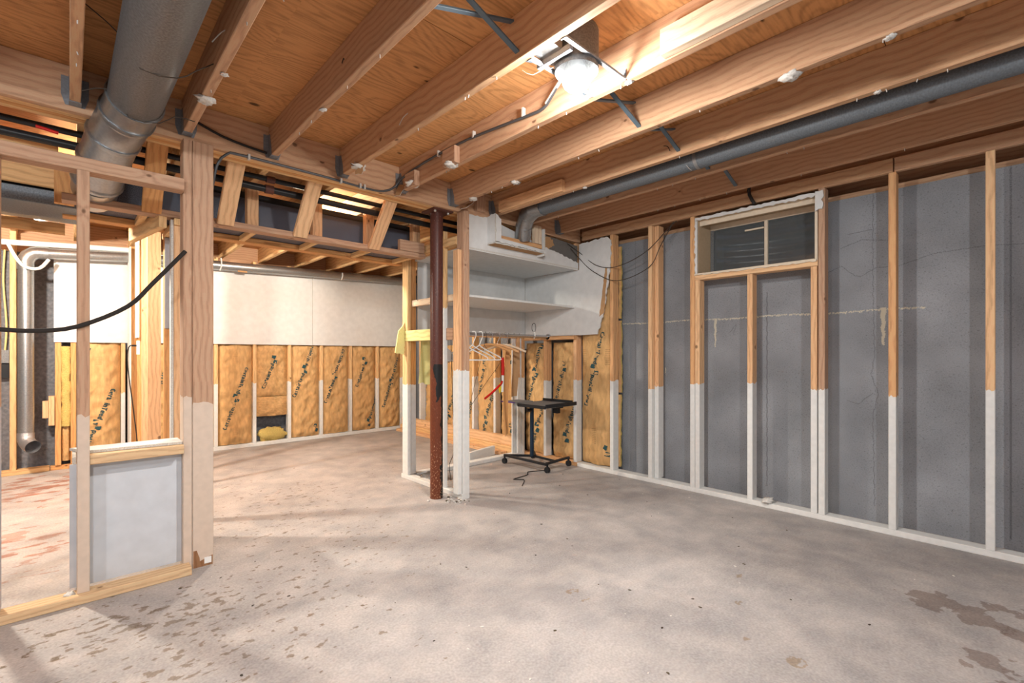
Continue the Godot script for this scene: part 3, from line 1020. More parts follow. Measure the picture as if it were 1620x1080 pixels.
func build_middle_wall() -> void:
	var w := structure("wall_middle")
	bx(w, "bottom_plate", -1.3, 0.452, 0.0, 0.04, -2.94, -2.85, M.treated)
	# studs and header
	bx(w, "stud", 0.024, 0.068, 0.041, 1.951, -2.965, -2.88, M.redfir, 0.84, M.dirtywhite)
	bx(w, "stud", -0.255, -0.212, 0.041, 1.951, -2.965, -2.88, M.redfir, 0.9, M.greypaint)
	bx(w, "header", -1.3, 0.425, 1.952, 2.012, -2.965, -2.88, M.redfir)
	# the post by the beam
	bx(w, "post", 0.427, 0.466, 0.0, 2.234, -3.02, -2.93, M.redfir, 0.90, M.dirtywhite)
	bx(w, "post", 0.468, 0.562, 0.0, 2.234, -3.02, -2.93, M.redfir, 0.86, M.dirtywhite)
	panel(w, "bare_patch", torn([[0.472, 0.0], [0.558, 0.0], [0.558, 0.05, true], [0.50, 0.03, true], [0.487, 0.09, true], [0.472, 0.09]], 0.006), 0.001, face_z(-2.9298), M.barewood, M.barewood)
	panel(w, "paper_label", rect(0.52, 0.012, 0.552, 0.045), 0.001, face_z(-2.9287), M.whiteplastic, M.whiteplastic)
	# half-height piece with its board
	panel(w, "half_wall_board", rect(0.0, 0.041, 0.426, 0.61), 0.0127, face_z(-2.983), M.bluewall, M.gypsum)
	bx(w, "half_wall_cap", 0.069, 0.426, 0.612, 0.655, -2.99, -2.895, M.treated)
	panel(w, "half_wall_top", torn([[0.0, -3.10, true], [0.426, -3.10], [0.426, -2.94, true], [0.06, -2.965, true]], 0.004), 0.013, face_y(0.669), M.drywall, M.gypsum)
	panel(w, "half_wall_end", torn([[-3.10, 0.041], [-2.985, 0.041], [-2.985, 0.64, true], [-3.09, 0.655]], 0.006), 0.0127, face_x(0.022), M.bluewall, M.gypsum)
	clump(w, Vector3(0.0, 0.04, -2.9), Vector3(0.02, 0.01, 0.02))

func build_inner_wall() -> void:
	var w := structure("wall_inner")
	for z in [-3.46, -3.85, -4.76, -5.15, -5.52, -6.29]:
		bx(w, "stud", 0.452, 0.54, 0.039, 1.888 if z > -4.0 else 2.24, z, z + 0.038, [M.stud[0], M.stud[1], M.orange][int(absf(z) * 7) % 3])
	bx(w, "bottom_plate", 0.452, 0.54, 0.0, 0.038, -6.32, -3.03, M.treated)
	bx(w, "top_plate", 0.452, 0.54, 1.889, 1.927, -3.9, -3.4, M.pine)
	bx(w, "top_plate", 0.452, 0.54, 2.241, 2.26, -6.32, -4.3, M.pine)
	# what is left of the drywall
	panel(w, "drywall_strip", rect(0.455, 1.29, 0.537, 1.885), 0.0127, face_z(-3.811), M.greypaint, M.gypsum)
	panel(w, "drywall_strip", rect(-6.28, 0.04, -6.05, 2.2), 0.0127, face_x(0.451), M.drywall, M.gypsum)
	panel(w, "drywall_strip", rect(-5.51, 1.27, -5.3, 2.18), 0.0127, face_x(0.451), M.drywall, M.gypsum)
	panel(w, "drywall_strip", rect(-3.47, 0.04, -3.42, 1.92), 0.0127, face_x(0.451), M.drywall, M.gypsum)
	panel(w, "drywall_strip", rect(-3.10, 0.04, -3.03, 2.0), 0.0127, face_x(0.451), M.drywall, M.gypsum)
	panel(w, "half_wall_board", rect(-3.45, 0.04, -3.02, 0.62), 0.0127, face_x(0.555), M.drywall, M.gypsum)
	lumber(w, "brace", Vector3(0.40, 1.91, -3.42), Vector3(0.3, 1.90, -3.95), 0.038, 0.089, Vector3.UP, M.pine)

func build_soffit() -> void:
	var s := structure("trim_1")
	var rail_y := 1.932
	bx(s, "front_rail", -0.03, 2.2, rail_y, rail_y + 0.038, -3.50, -3.41, M.redfir)
	bx(s, "rear_rail", -0.03, 2.2, rail_y, rail_y + 0.038, -3.89, -3.80, M.orange)
	bx(s, "front_rail", -0.06, 0.02, rail_y, rail_y + 0.26, -3.54, -3.50, M.orange)
	for x in [0.895, 1.325, 1.74, 2.165]:
		bx(s, "hanger_stud", x - 0.03, x + 0.04, rail_y + 0.039, JB, -3.56, -3.50, M.stud[0])
	for x in [0.885, 1.30, 1.72, 2.1, 0.3]:
		bx(s, "cross_piece", x, x + 0.038, rail_y + 0.002, rail_y + 0.037, -3.799, -3.501, M.pine)
	# flat braces from the beam down to the front rail
	for x in [0.344, 0.716, 1.172, 1.724]:
		lumber(s, "brace", Vector3(x, 1.945, -3.405), Vector3(x, 2.25, -3.13), 0.092, 0.034, Vector3(0, 1, 1.2), M.orange if x < 0.5 else M.stud[int(x * 7) % 3])
	bx(s, "end_block", 1.96, 2.19, 1.972, 2.06, -3.45, -3.41, M.redfir)
	# boards above, behind the left opening
	bx(s, "ledger", -1.2, -0.045, 2.03, 2.26, -3.62, -3.58, M.pine)
	bx(s, "ledger", -1.2, -0.02, 1.86, 1.925, -4.05, -4.01, M.orange)

func build_closet() -> void:
	var w := structure("wall_closet")
	var white: Material = M.white
	# left side frame
	bx(w, "stud", 2.215, 2.272, 0.039, 1.93, -2.985, -2.897, M.redfir, 0.995, white)
	bx(w, "stud", 2.178, 2.213, 0.039, 1.93, -2.985, -2.92, M.stud[0], 1.0, white)
	bx(w, "stud", 2.215, 2.272, 1.93, 2.234, -2.985, -2.90, M.redfir)
	bx(w, "stud", 2.206, 2.244, 0.039, 2.12, -3.80, -3.71, M.pine, 0.85, white)
	bx(w, "stud", 2.246, 2.30, 0.039, 2.12, -3.81, -3.72, M.orange, 0.84, white)
	bx(w, "stud", 2.215, 2.253, 0.039, 2.12, -3.19, -3.16, M.pine, 1.5, white)
	bx(w, "bottom_plate", 2.206, 2.272, 0.0, 0.038, -3.82, -2.90, white)
	bx(w, "bottom_plate", 2.31, 3.69, 0.0, 0.038, -3.80, -3.72, white)
	bx(w, "shelf_ledger", 2.245, 2.275, 1.55, 1.605, -3.70, -2.99, M.pale)
	bx(w, "rod_board", 2.20, 2.235, 1.238, 1.333, -3.82, -3.2, M.yellowboard)
	bx(w, "rod_board", 2.236, 2.272, 1.238, 1.333, -3.70, -2.99, M.redfir)
	bx(w, "top_rail", 2.21, 2.27, 1.985, 2.05, -3.82, -2.99, M.pine)
	lumber(w, "brace", Vector3(2.24, 2.05, -3.3), Vector3(2.5, 2.25, -3.6), 0.038, 0.06, Vector3.UP, M.orange)
	bx(w, "scrap_block", 2.15, 2.23, 1.98, 2.06, -3.9, -3.82, M.pale)
	# back and right frame
	bx(w, "stud", 3.585, 3.623, 0.039, 1.30, -3.81, -3.72, M.stud[0], 0.86, white)
	bx(w, "stud", 3.655, 3.695, 0.039, 1.30, -3.81, -3.72, M.stud[1], 0.86, white)
	bx(w, "rail", 2.7, 3.695, 1.30, 1.338, -3.80, -3.71, M.stud[1])
	bx(w, "corner_strip", 3.53, 3.58, 0.039, 1.30, -3.76, -3.745, white)
	bx(w, "corner_strip", 3.63, 3.65, 0.039, 1.30, -3.74, -3.725, white)
	bx(w, "rail", 3.665, 3.70, 1.272, 1.31, -3.70, -2.99, M.stud[1])
	# drywall: back, right side, ceiling, header
	panel(w, "drywall_panel", rect(2.31, 1.338, 3.685, 1.97), 0.0127, face_z(-3.718), M.drywall, M.gypsum)
	panel(w, "drywall_panel", torn([[-3.70, 1.318], [-2.945, 1.312], [-2.945, 1.96], [-3.70, 1.96]], 0.0), 0.0127, face_x(3.699), M.drywall, M.gypsum)
	panel(w, "drywall_ceiling", rect(2.275, -3.70, 3.686, -2.955), 0.0127, face_y(1.975), M.drywall, M.gypsum)
	panel(w, "drywall_header", torn([[2.274, 1.955, false], [3.686, 1.955], [3.686, 2.03, true], [3.35, 2.09, true], [3.10, 2.13], [3.10, 2.13], [2.50, 2.245, true], [2.274, 2.232, true]], 0.006), 0.0127, face_z(-2.968), M.drywall, M.gypsum)
	panel(w, "bare_backing", torn([[3.10, 2.05], [3.686, 2.0], [3.686, 2.20, true], [3.10, 2.232, true]], 0.005), 0.008, face_z(-2.975), M.greyboard, M.paper)
	panel(w, "torn_paper", torn([[3.12, 2.12, true], [3.26, 2.10, true], [3.34, 2.15, true], [3.32, 2.205, true], [3.12, 2.225, true]], 0.01), 0.002, face_z(-2.966), M.paper, M.paper)
	# boxed bulkhead in front of the header, round the duct
	panel(w, "bulkhead_side", torn([[-2.955, 2.03], [-2.86, 2.03], [-2.86, 2.26, true], [-2.955, 2.25]], 0.008), 0.0127, face_x(2.515), M.drywall, M.gypsum)
	panel(w, "bulkhead_bottom", torn([[2.503, -2.955], [3.10, -2.955], [3.10, -2.86, true], [2.503, -2.86, true]], 0.006), 0.0127, face_y(2.032), M.paper, M.gypsum)
	panel(w, "bulkhead_front", torn([[2.503, 2.034, true], [3.10, 2.022, true], [3.10, 2.045], [2.56, 2.065], [2.56, 2.22, true], [2.503, 2.255, true]], 0.006), 0.0127, face_z(-2.86), M.drywall, M.gypsum)
	bx(w, "bulkhead_rail", 2.53, 3.07, 2.06, 2.098, -2.91, -2.873, M.stud[1])
	bx(w, "bulkhead_rail", 2.53, 2.556, 2.10, 2.235, -2.91, -2.873, M.stud[2])
	bx(w, "bulkhead_stud", 2.98, 3.07, 2.10, 2.258, -2.91, -2.873, M.pale)
	panel(w, "bulkhead_end", torn([[-2.955, 2.0], [-2.86, 2.0], [-2.86, 2.24, true], [-2.955, 2.23]], 0.008), 0.0127, face_x(3.10), M.drywall, M.gypsum)

func build_column() -> void:
	var c := thing("steel_column", "round rust-brown steel column with black patch holding up the beam", "column", Vector3(2.092, 0, -3.085))
	var o := MeshInstance3D.new()
	var st := begin()
	var r := 0.05
	for k in 28:
		var a := TAU * k / 28
		var b := TAU * (k + 1) / 28
		var na := Vector3(cos(a), 0, sin(a))
		var nb := Vector3(cos(b), 0, sin(b))
		var q := [[na, 0.0], [nb, 0.0], [nb, 2.222], [na, 2.222]]
		for t in [[0, 1, 2], [0, 2, 3]]:
			for j in t:
				var nn: Vector3 = q[j][0]
				st.set_normal(nn)
				# u = 0.5 faces the camera side
				var ang := fposmod(atan2(nn.z, nn.x) - 2.166 + PI, TAU) / TAU
				if j == 1 or j == 2:
					ang = fposmod(b - 2.166 + PI, TAU) / TAU
					if ang < 0.001:
						ang = 1.0
				st.set_uv(Vector2(1.0 - ang, 1.0 - q[j][1] / 2.222))
				st.add_vertex(nn * r + Vector3(0, q[j][1], 0))
	put(c, "pipe", st.commit(), M.column)
	bx(c, "top_plate", -0.09, 0.09, 2.222, 2.234, -0.075, 0.1, M.rustplate)
	for s in [[-0.06, 0.07], [0.06, 0.07]]:
		put(c, "bolt", tube_mesh([Vector3(s[0], 2.21, s[1]), Vector3(s[0], 2.222, s[1])], 0.009, 6), M.nail)
	o.free()

func duct_ribs(pts: Array, r: float, every: float, bead: float) -> Array:
	var out := []
	var along := 0.0
	for i in pts.size():
		if i > 0:
			along += pts[i].distance_to(pts[i - 1])
		out.append(r + (bead if fmod(along, every) < every * 0.12 else 0.0))
	return out

func build_ducts() -> void:
	# big round supply duct coming off the main trunk between the first joists
	var d := thing("round_duct", "large round galvanised duct hanging below the joists with segmented elbow", "duct", Vector3(0.23, 2.26, -1.5))
	var p := [Vector3(0, -0.005, 1.6), Vector3(0, 0, 0.0), Vector3(-0.01, 0.015, -1.24)]
	put(d, "straight_pipe", tube_mesh(curve(p, 0.1), 0.102, 28), M.galvdull)
	put(d, "seam_band", tube_mesh([Vector3(-0.01, 0.015, -1.20), Vector3(-0.01, 0.015, -1.25)], 0.105, 28, false), M.galv)
	var e := [Vector3(-0.01, 0.015, -1.22), Vector3(-0.03, -0.01, -1.36), Vector3(-0.07, -0.07, -1.52), Vector3(-0.10, -0.15, -1.66), Vector3(-0.12, -0.215, -1.80), Vector3(-0.13, -0.22, -2.125)]
	for i in 4:
		var a: Vector3 = e[i]
		var b: Vector3 = e[i + 1]
		put(d, "elbow_segment", tube_mesh([a, a.lerp(b, 0.06), a.lerp(b, 0.11), b.lerp(a, 0.07), b.lerp(a, 0.03), b + (b - a) * 0.06], [0.111, 0.111, 0.1035, 0.1035, 0.111, 0.111], 28), M.galv)
	put(d, "tail_pipe", tube_mesh([e[4], e[5]], 0.102, 28), M.galv)
	for z in [-0.7, -1.18]:
		tube(d, "hanger_wire", [Vector3(-0.19, 0.09 if z > -1 else -0.02, z - 0.03), Vector3(-0.10, 0.01, z), Vector3(-0.04, -0.105 + 0.015, z), Vector3(0.07, -0.1 + 0.015, z + 0.01), Vector3(0.13, -0.03, z), Vector3(0.21, 0.05 if z > -1 else -0.02, z - 0.02)], 0.0022, M.wire, 5)
	# second duct towards the closet
	var s := thing("round_duct", "long narrow grey round duct running beside the right-hand joists to the closet", "duct", Vector3(2.752, 2.297, -1.0))
	put(s, "straight_pipe", tube_mesh([Vector3(0, 0, 4.0), Vector3(0, 0, -1.62)], 0.062, 24), M.ductgrey)
	put(s, "joint_band", tube_mesh([Vector3(0, 0, -0.28), Vector3(0, 0, -0.30)], 0.0635, 24, false), M.galv)
	var q := [Vector3(0, 0, -1.56), Vector3(0.0, 0, -1.66), Vector3(0.02, -0.03, -1.76), Vector3(0.05, -0.09, -1.83), Vector3(0.09, -0.16, -1.88), Vector3(0.10, -0.25, -1.93)]
	for i in 4:
		var a: Vector3 = q[i]
		var b: Vector3 = q[i + 1]
		put(s, "elbow_segment", tube_mesh([a, a.lerp(b, 0.06), a.lerp(b, 0.07), b.lerp(a, 0.07), b.lerp(a, 0.06), b + (b - a) * 0.15], [0.071, 0.071, 0.068, 0.068, 0.071, 0.071], 24), M.galv)
	tube(s, "hanger_wire", [Vector3(-0.07, -0.05, -0.33), Vector3(-0.02, -0.063, -0.33), Vector3(0.05, -0.045, -0.33), Vector3(0.066, 0.0, -0.34), Vector3(0.07, 0.08, -0.34)], 0.002, M.nail, 5)
	# main trunk behind the beam
	var t := thing("trunk_duct", "long black speckled rectangular trunk duct behind the soffit framing", "duct", Vector3(1.0, 1.972, -3.85))
	bx(t, "duct_body", -0.94, 1.195, 0.0, 0.265, -0.21, 0.22, M.blackduct)
	bx(t, "top_flange", -0.94, 1.195, 0.225, 0.268, 0.2205, 0.224, M.blackpipe)
	bx(t, "dark_wrap", -2.2, -0.95, 0.05, 0.265, -0.21, 0.2, M.blackwrap)
	bx(t, "bottom_tray", -2.2, -0.96, -0.03, 0.05, -0.22, 0.22, M.ductgrey)
	# drop in the left back corner
	var v := thing("vent_pipe", "shiny vertical vent duct with crimped elbows against the grey concrete wall", "duct", Vector3(-0.29, 0.30, -6.2))
	put(v, "riser", tube_mesh([Vector3(0, 0.05, 0), Vector3(0, 1.62, 0)], 0.054, 24), M.galv)
	put(v, "lower_elbow", tube_mesh(curve([Vector3(0, 0.10, 0), Vector3(0.0, 0.04, 0.01), Vector3(0.02, 0.0, 0.05), Vector3(0.05, -0.02, 0.11)], 0.03), 0.058, 20, false), M.foil)
	put(v, "upper_elbow", tube_mesh(curve([Vector3(0, 1.60, 0), Vector3(0.0, 1.69, 0), Vector3(0.05, 1.755, 0), Vector3(0.15, 1.765, 0)], 0.03), 0.060, 20), M.galv)
	put(v, "branch", tube_mesh([Vector3(0.13, 1.765, 0), Vector3(0.74, 1.815, 0)], 0.052, 24), M.galv)
	var h := thing("round_duct", "grey round duct running along the top of the white back wall", "duct", Vector3(0.6, 2.12, -6.24))
	put(h, "straight_pipe", tube_mesh([Vector3(0, 0, 0), Vector3(3.1, 0.10, 0)], 0.053, 20), M.galv)
	for x in [0.66, 2.08]:
		tube(h, "white_strap", [Vector3(x, 0.10, 0.055), Vector3(x + 0.004, 0.0 + x * 0.03, 0.06), Vector3(x - 0.01, -0.06 + x * 0.03, 0.045)], 0.008, M.whiteplastic, 6)
	bx(h, "red_sticker", 0.83, 0.93, -0.035, -0.015, 0.048, 0.052, M.paper)

func build_pipes_and_cables() -> void:
	for e in [[2.245, -3.28, 0.016, "thin black pipe, the upper of two running behind the beam"], [2.19, -3.31, 0.022, "thick black pipe, the lower of two running behind the beam"]]:
		var b := thing("black_pipe", e[3], "pipe", Vector3(0.6, e[0] + 0.001, e[1]), "black pipes behind the beam")
		put(b, "pipe", tube_mesh([Vector3(-1.9, 0, 0), Vector3(2.2, 0, 0)], e[2], 12), M.blackpipe)
		put(b, "coupling", tube_mesh([Vector3(0.32, 0, 0), Vector3(0.37, 0, 0)], e[2] + 0.006, 12), M.rustplate)
		if e[2] < 0.02:
			put(b, "red_valve_tag", tube_mesh([Vector3(-0.72, -0.012, 0.014), Vector3(-0.64, -0.022, 0.014)], 0.008, 6), M.red)
	var p := thing("white_pipe", "white plastic pipe with a curved drop along the left back wall", "pipe", Vector3(-0.44, 2.13, -6.2))
	put(p, "pipe", tube_mesh([Vector3(-0.6, 0.0, 0), Vector3(0.0, 0.0, 0), Vector3(0.5, 0.035, 0), Vector3(0.90, 0.06, 0)], 0.026, 12), M.pvc)
	put(p, "curved_drop", tube_mesh(curve([Vector3(0.04, -0.02, 0.06), Vector3(0.09, -0.14, 0.08), Vector3(0.15, -0.22, 0.10), Vector3(0.24, -0.22, 0.09), Vector3(0.30, -0.13, 0.07)], 0.03), 0.014, 10), M.pvc)
	# armoured cable from the lamp along the joist and the beam
	var c := thing("armoured_cable", "grey armoured cable clipped to a joist and along the beam", "cable", Vector3(1.66, 2.3, -2.0))
	var path := [Vector3(-0.03, 0.10, 0.62), Vector3(0.0, 0.03, 0.5), Vector3(0.012, 0.01, 0.44), Vector3(0.014, 0.015, 0.34), Vector3(0.014, 0.06, -0.17), Vector3(0.014, 0.062, -0.6), Vector3(0.006, 0.03, -0.88), Vector3(-0.02, -0.03, -0.925), Vector3(-0.10, -0.075, -0.94), Vector3(-0.22, -0.084, -0.945), Vector3(-0.5, -0.078, -0.945), Vector3(-0.95, -0.078, -0.945), Vector3(-1.03, -0.09, -0.95), Vector3(-1.075, -0.16, -0.97), Vector3(-1.09, -0.3, -1.02)]
	for i in path.size():
		if i > 6:
			path[i].y += 0.008
	tube(c, "cable", path, 0.0075, M.cable, 8)
	tube(c, "white_end", [Vector3(-0.055, 0.15, 0.64), Vector3(-0.03, 0.10, 0.62), Vector3(-0.008, 0.05, 0.53), Vector3(0.005, 0.022, 0.47)], 0.009, M.web, 8)
	for z in [0.3, -0.1, -0.45]:
		bx(c, "clip", 0.003, 0.024, 0.02 + (0.03 if z < 0.2 else 0.0), 0.065 + (0.02 if z < 0.2 else 0.0), z, z + 0.012, M.nail)
	for x in [-0.4, -0.27, -0.93, -0.24]:
		bx(c, "clip", x, x + 0.012, -0.085, -0.055, -0.956, -0.935, M.nail)
	var k := thing("black_cable", "dark cable sagging along the beam beside the joist hanger", "cable", Vector3(0.46, 2.33, -2.95))
	tube(k, "cable", [Vector3(0.02, 0.02, 0), Vector3(0.15, -0.025, 0.004), Vector3(0.3, -0.045, 0.004), Vector3(0.37, -0.05, 0.006)], 0.007, M.blackcable, 8)
	var r := thing("hanging_rope", "black braided rope sagging across the open bay left of the post", "rope", Vector3(-0.25, 1.22, -2.87))
	tube(r, "rope", [Vector3(-0.3, 0.03, 0), Vector3(0.0, 0.005, 0), Vector3(0.15, 0.0, 0), Vector3(0.28, 0.025, 0.008), Vector3(0.45, 0.125, 0), Vector3(0.55, 0.25, -0.02), Vector3(0.685, 0.43, -0.05)], 0.0095, M.blackcable, 8)
	# loose wires from the window to the closet corner
	for e in [[[3.70, 2.235, -1.92], [3.69, 2.2, -1.976], [3.682, 2.02, -2.2], [3.683, 1.932, -2.5], [3.68, 1.972, -2.726], [3.678, 2.126, -2.93], [3.5, 2.19, -2.94]], [[3.70, 2.235, -1.95], [3.685, 2.05, -2.06], [3.682, 1.879, -2.172], [3.683, 1.80, -2.497], [3.68, 1.917, -2.763], [3.678, 2.065, -2.93], [3.55, 2.15, -2.94]]]:
		var w := thing("loose_wire", "upper thin dark wire drooping across the studs left of the window" if e[2][1] > 2.0 else "lower thin dark wire drooping across the studs left of the window", "wire", Vector3.ZERO, "loose wires left of the window")
		var pts := []
		for q in e:
			pts.append(Vector3(q[0], q[1], q[2]))
		tube(w, "wire", pts, 0.0035, M.wire, 6)
	var g := thing("grey_strap", "dark grey bent cable end under the joist above the window", "cable", Vector3(3.66, 2.3, -1.33))
	tube(g, "cable", [Vector3(0, 0.06, 0), Vector3(0.0, 0.0, 0.0), Vector3(0.02, -0.07, 0.03)], 0.012, M.blackcable, 8)
	# copper lines and bundled wires in the left back ceiling
	for i in 3:
		var y: float = 2.10 - i * 0.03
		var u := thing("copper_pipe", ["highest of three thin copper pipes below the left ceiling", "middle one of three thin copper pipes below the left ceiling", "lowest of three thin copper pipes below the left ceiling"][i], "pipe", Vector3(-0.9, y, -4.4 + i * 0.05), "copper pipes under the left ceiling")
		put(u, "pipe", tube_mesh([Vector3(-1.0, 0, 0), Vector3(0.9, 0.02, 0)], 0.011, 10), M.copper if i != 1 else M.blackpipe)
	var f := thing("foil_duct_end", "crumpled foil-taped duct end poking down under the left ceiling", "duct", Vector3(-0.12, 2.0, -4.5))
	put(f, "foil", tube_mesh(curve([Vector3(-0.05, 0.44, -0.1), Vector3(-0.03, 0.15, -0.04), Vector3(0.03, -0.02, 0.02)], 0.04), [0.06, 0.062, 0.058, 0.06, 0.062, 0.058, 0.06, 0.057, 0.06, 0.058, 0.055, 0.05, 0.05, 0.05].slice(0, curve([Vector3(-0.05, 0.44, -0.1), Vector3(-0.03, 0.15, -0.04), Vector3(0.03, -0.02, 0.02)], 0.04).size()), 14), M.foil)

func lamp_light(at: Vector3, energy: float, c: Color, size := 0.055) -> void:
	var l := OmniLight3D.new()
	l.name = numbered(self, "lamp_light")
	l.position = at
	l.light_energy = energy
	l.light_color = c
	l.light_size = size
	l.omni_range = 20.0
	l.omni_attenuation = 2.0
	l.shadow_enabled = true
	add_child(l, true)

func bare_lamp(called: String, label: String, at: Vector3, energy: float, c: Color) -> void:
	var o := thing(called, label, "lamp", at)
	put(o, "bulb", grid_mesh(16, 10, func(u: float, v: float) -> Vector3:
		var a := u * TAU
		var b := (v - 0.5) * PI
		return Vector3(cos(a) * cos(b), sin(b), sin(a) * cos(b)) * 0.055), M.glow)
	put(o, "socket", tube_mesh([Vector3(0, 0.05, 0), Vector3(0, 0.12, 0)], 0.03, 14), M.whiteplastic)
	lamp_light(at, energy, c)

func build_lamps() -> void:
	var at := Vector3(1.482, 2.215, -1.197)
	var o := thing("recessed_lamp", "glowing round ceiling lamp in an open recessed fixture between two joists", "lamp", at)
	put(o, "bulb", grid_mesh(20, 12, func(u: float, v: float) -> Vector3:
		var a := u * TAU
		var b := (v - 0.5) * PI
		return Vector3(cos(a) * cos(b), sin(b) * 0.75, sin(a) * cos(b)) * 0.058), M.glow)
	put(o, "socket", tube_mesh([Vector3(0, 0.03, 0), Vector3(0, 0.06, 0), Vector3(0, 0.08, 0)], [0.045, 0.042, 0.03], 18), M.galv)
	put(o, "housing_can", tube_mesh([Vector3(0, 0.034, 0), Vector3(0, 0.037, 0), Vector3(0, 0.19, 0), Vector3(0, 0.20, 0), Vector3(0, 0.2001, 0), Vector3(0, 0.19, 0), Vector3(0, 0.037, 0), Vector3(0, 0.034, 0)], [0.086, 0.088, 0.088, 0.084, 0.0, 0.084, 0.084, 0.086], 32, false), M.galvdull)
	for z in [-0.085, 0.085]:
		bx(o, "hanger_bar", -0.18, 0.207, 0.052, 0.062, z - 0.009, z + 0.009, M.hanger)
		bx(o, "hanger_bar_end", -0.183, -0.178, 0.045, 0.09, z - 0.012, z + 0.012, M.hanger)
		bx(o, "hanger_bar_end", 0.203, 0.208, 0.045, 0.09, z - 0.012, z + 0.012, M.hanger)
	bx(o, "mounting_bracket", -0.115, -0.095, 0.05, 0.075, -0.11, 0.06, M.hanger)
	bx(o, "junction_box", -0.17, -0.11, 0.07, 0.15, -0.08, 0.02, M.galv)
	for i in 6:
		var a := Vector3(rng.randf_range(-0.17, -0.05), rng.randf_range(0.05, 0.15), rng.randf_range(-0.2, -0.05))
		tube(o, "cobweb_strand", [a, a + Vector3(0.03, -0.02, 0.03), a + Vector3(0.08, 0.02, 0.07)], 0.0012, M.web, 4)
	lamp_light(at + Vector3(0, -0.005, 0), 1.05, Color(1.0, 0.985, 0.96))
	var down := AreaLight3D.new()
	down.name = "lamp_light_down"
	down.position = at + Vector3(0, -0.047, 0)
	down.rotation_degrees = Vector3(-90, 0, 0)
	down.area_size = Vector2(0.1, 0.1)
	down.light_energy = 3.7
	down.light_color = Color(1.0, 0.985, 0.96)
	down.area_range = 20.0
	down.area_attenuation = 2.0
	down.shadow_enabled = true
	add_child(down, true)
	# a bare bulb in the room to the left, just outside the picture, and two more lamps behind the camera
	bare_lamp("ceiling_bulb", "bare bulb under the ceiling of the left room", Vector3(-0.62, 2.12, -4.55), 6.2, Color(1.0, 0.96, 0.89))
	bare_lamp("ceiling_bulb", "bare bulb between the joists over the back of the basement", Vector3(1.51, 2.30, -4.4), 3.2, Color(1.0, 0.965, 0.90))
	bare_lamp("ceiling_bulb", "bare bulb under the joists behind the photographer", Vector3(-0.6, 2.16, 1.3), 4.0, Color(0.97, 0.99, 1.0))
	bare_lamp("ceiling_bulb", "bare bulb under the joists left of the photographer", Vector3(-1.6, 2.16, -0.5), 2.0, Color(0.97, 0.99, 1.0))

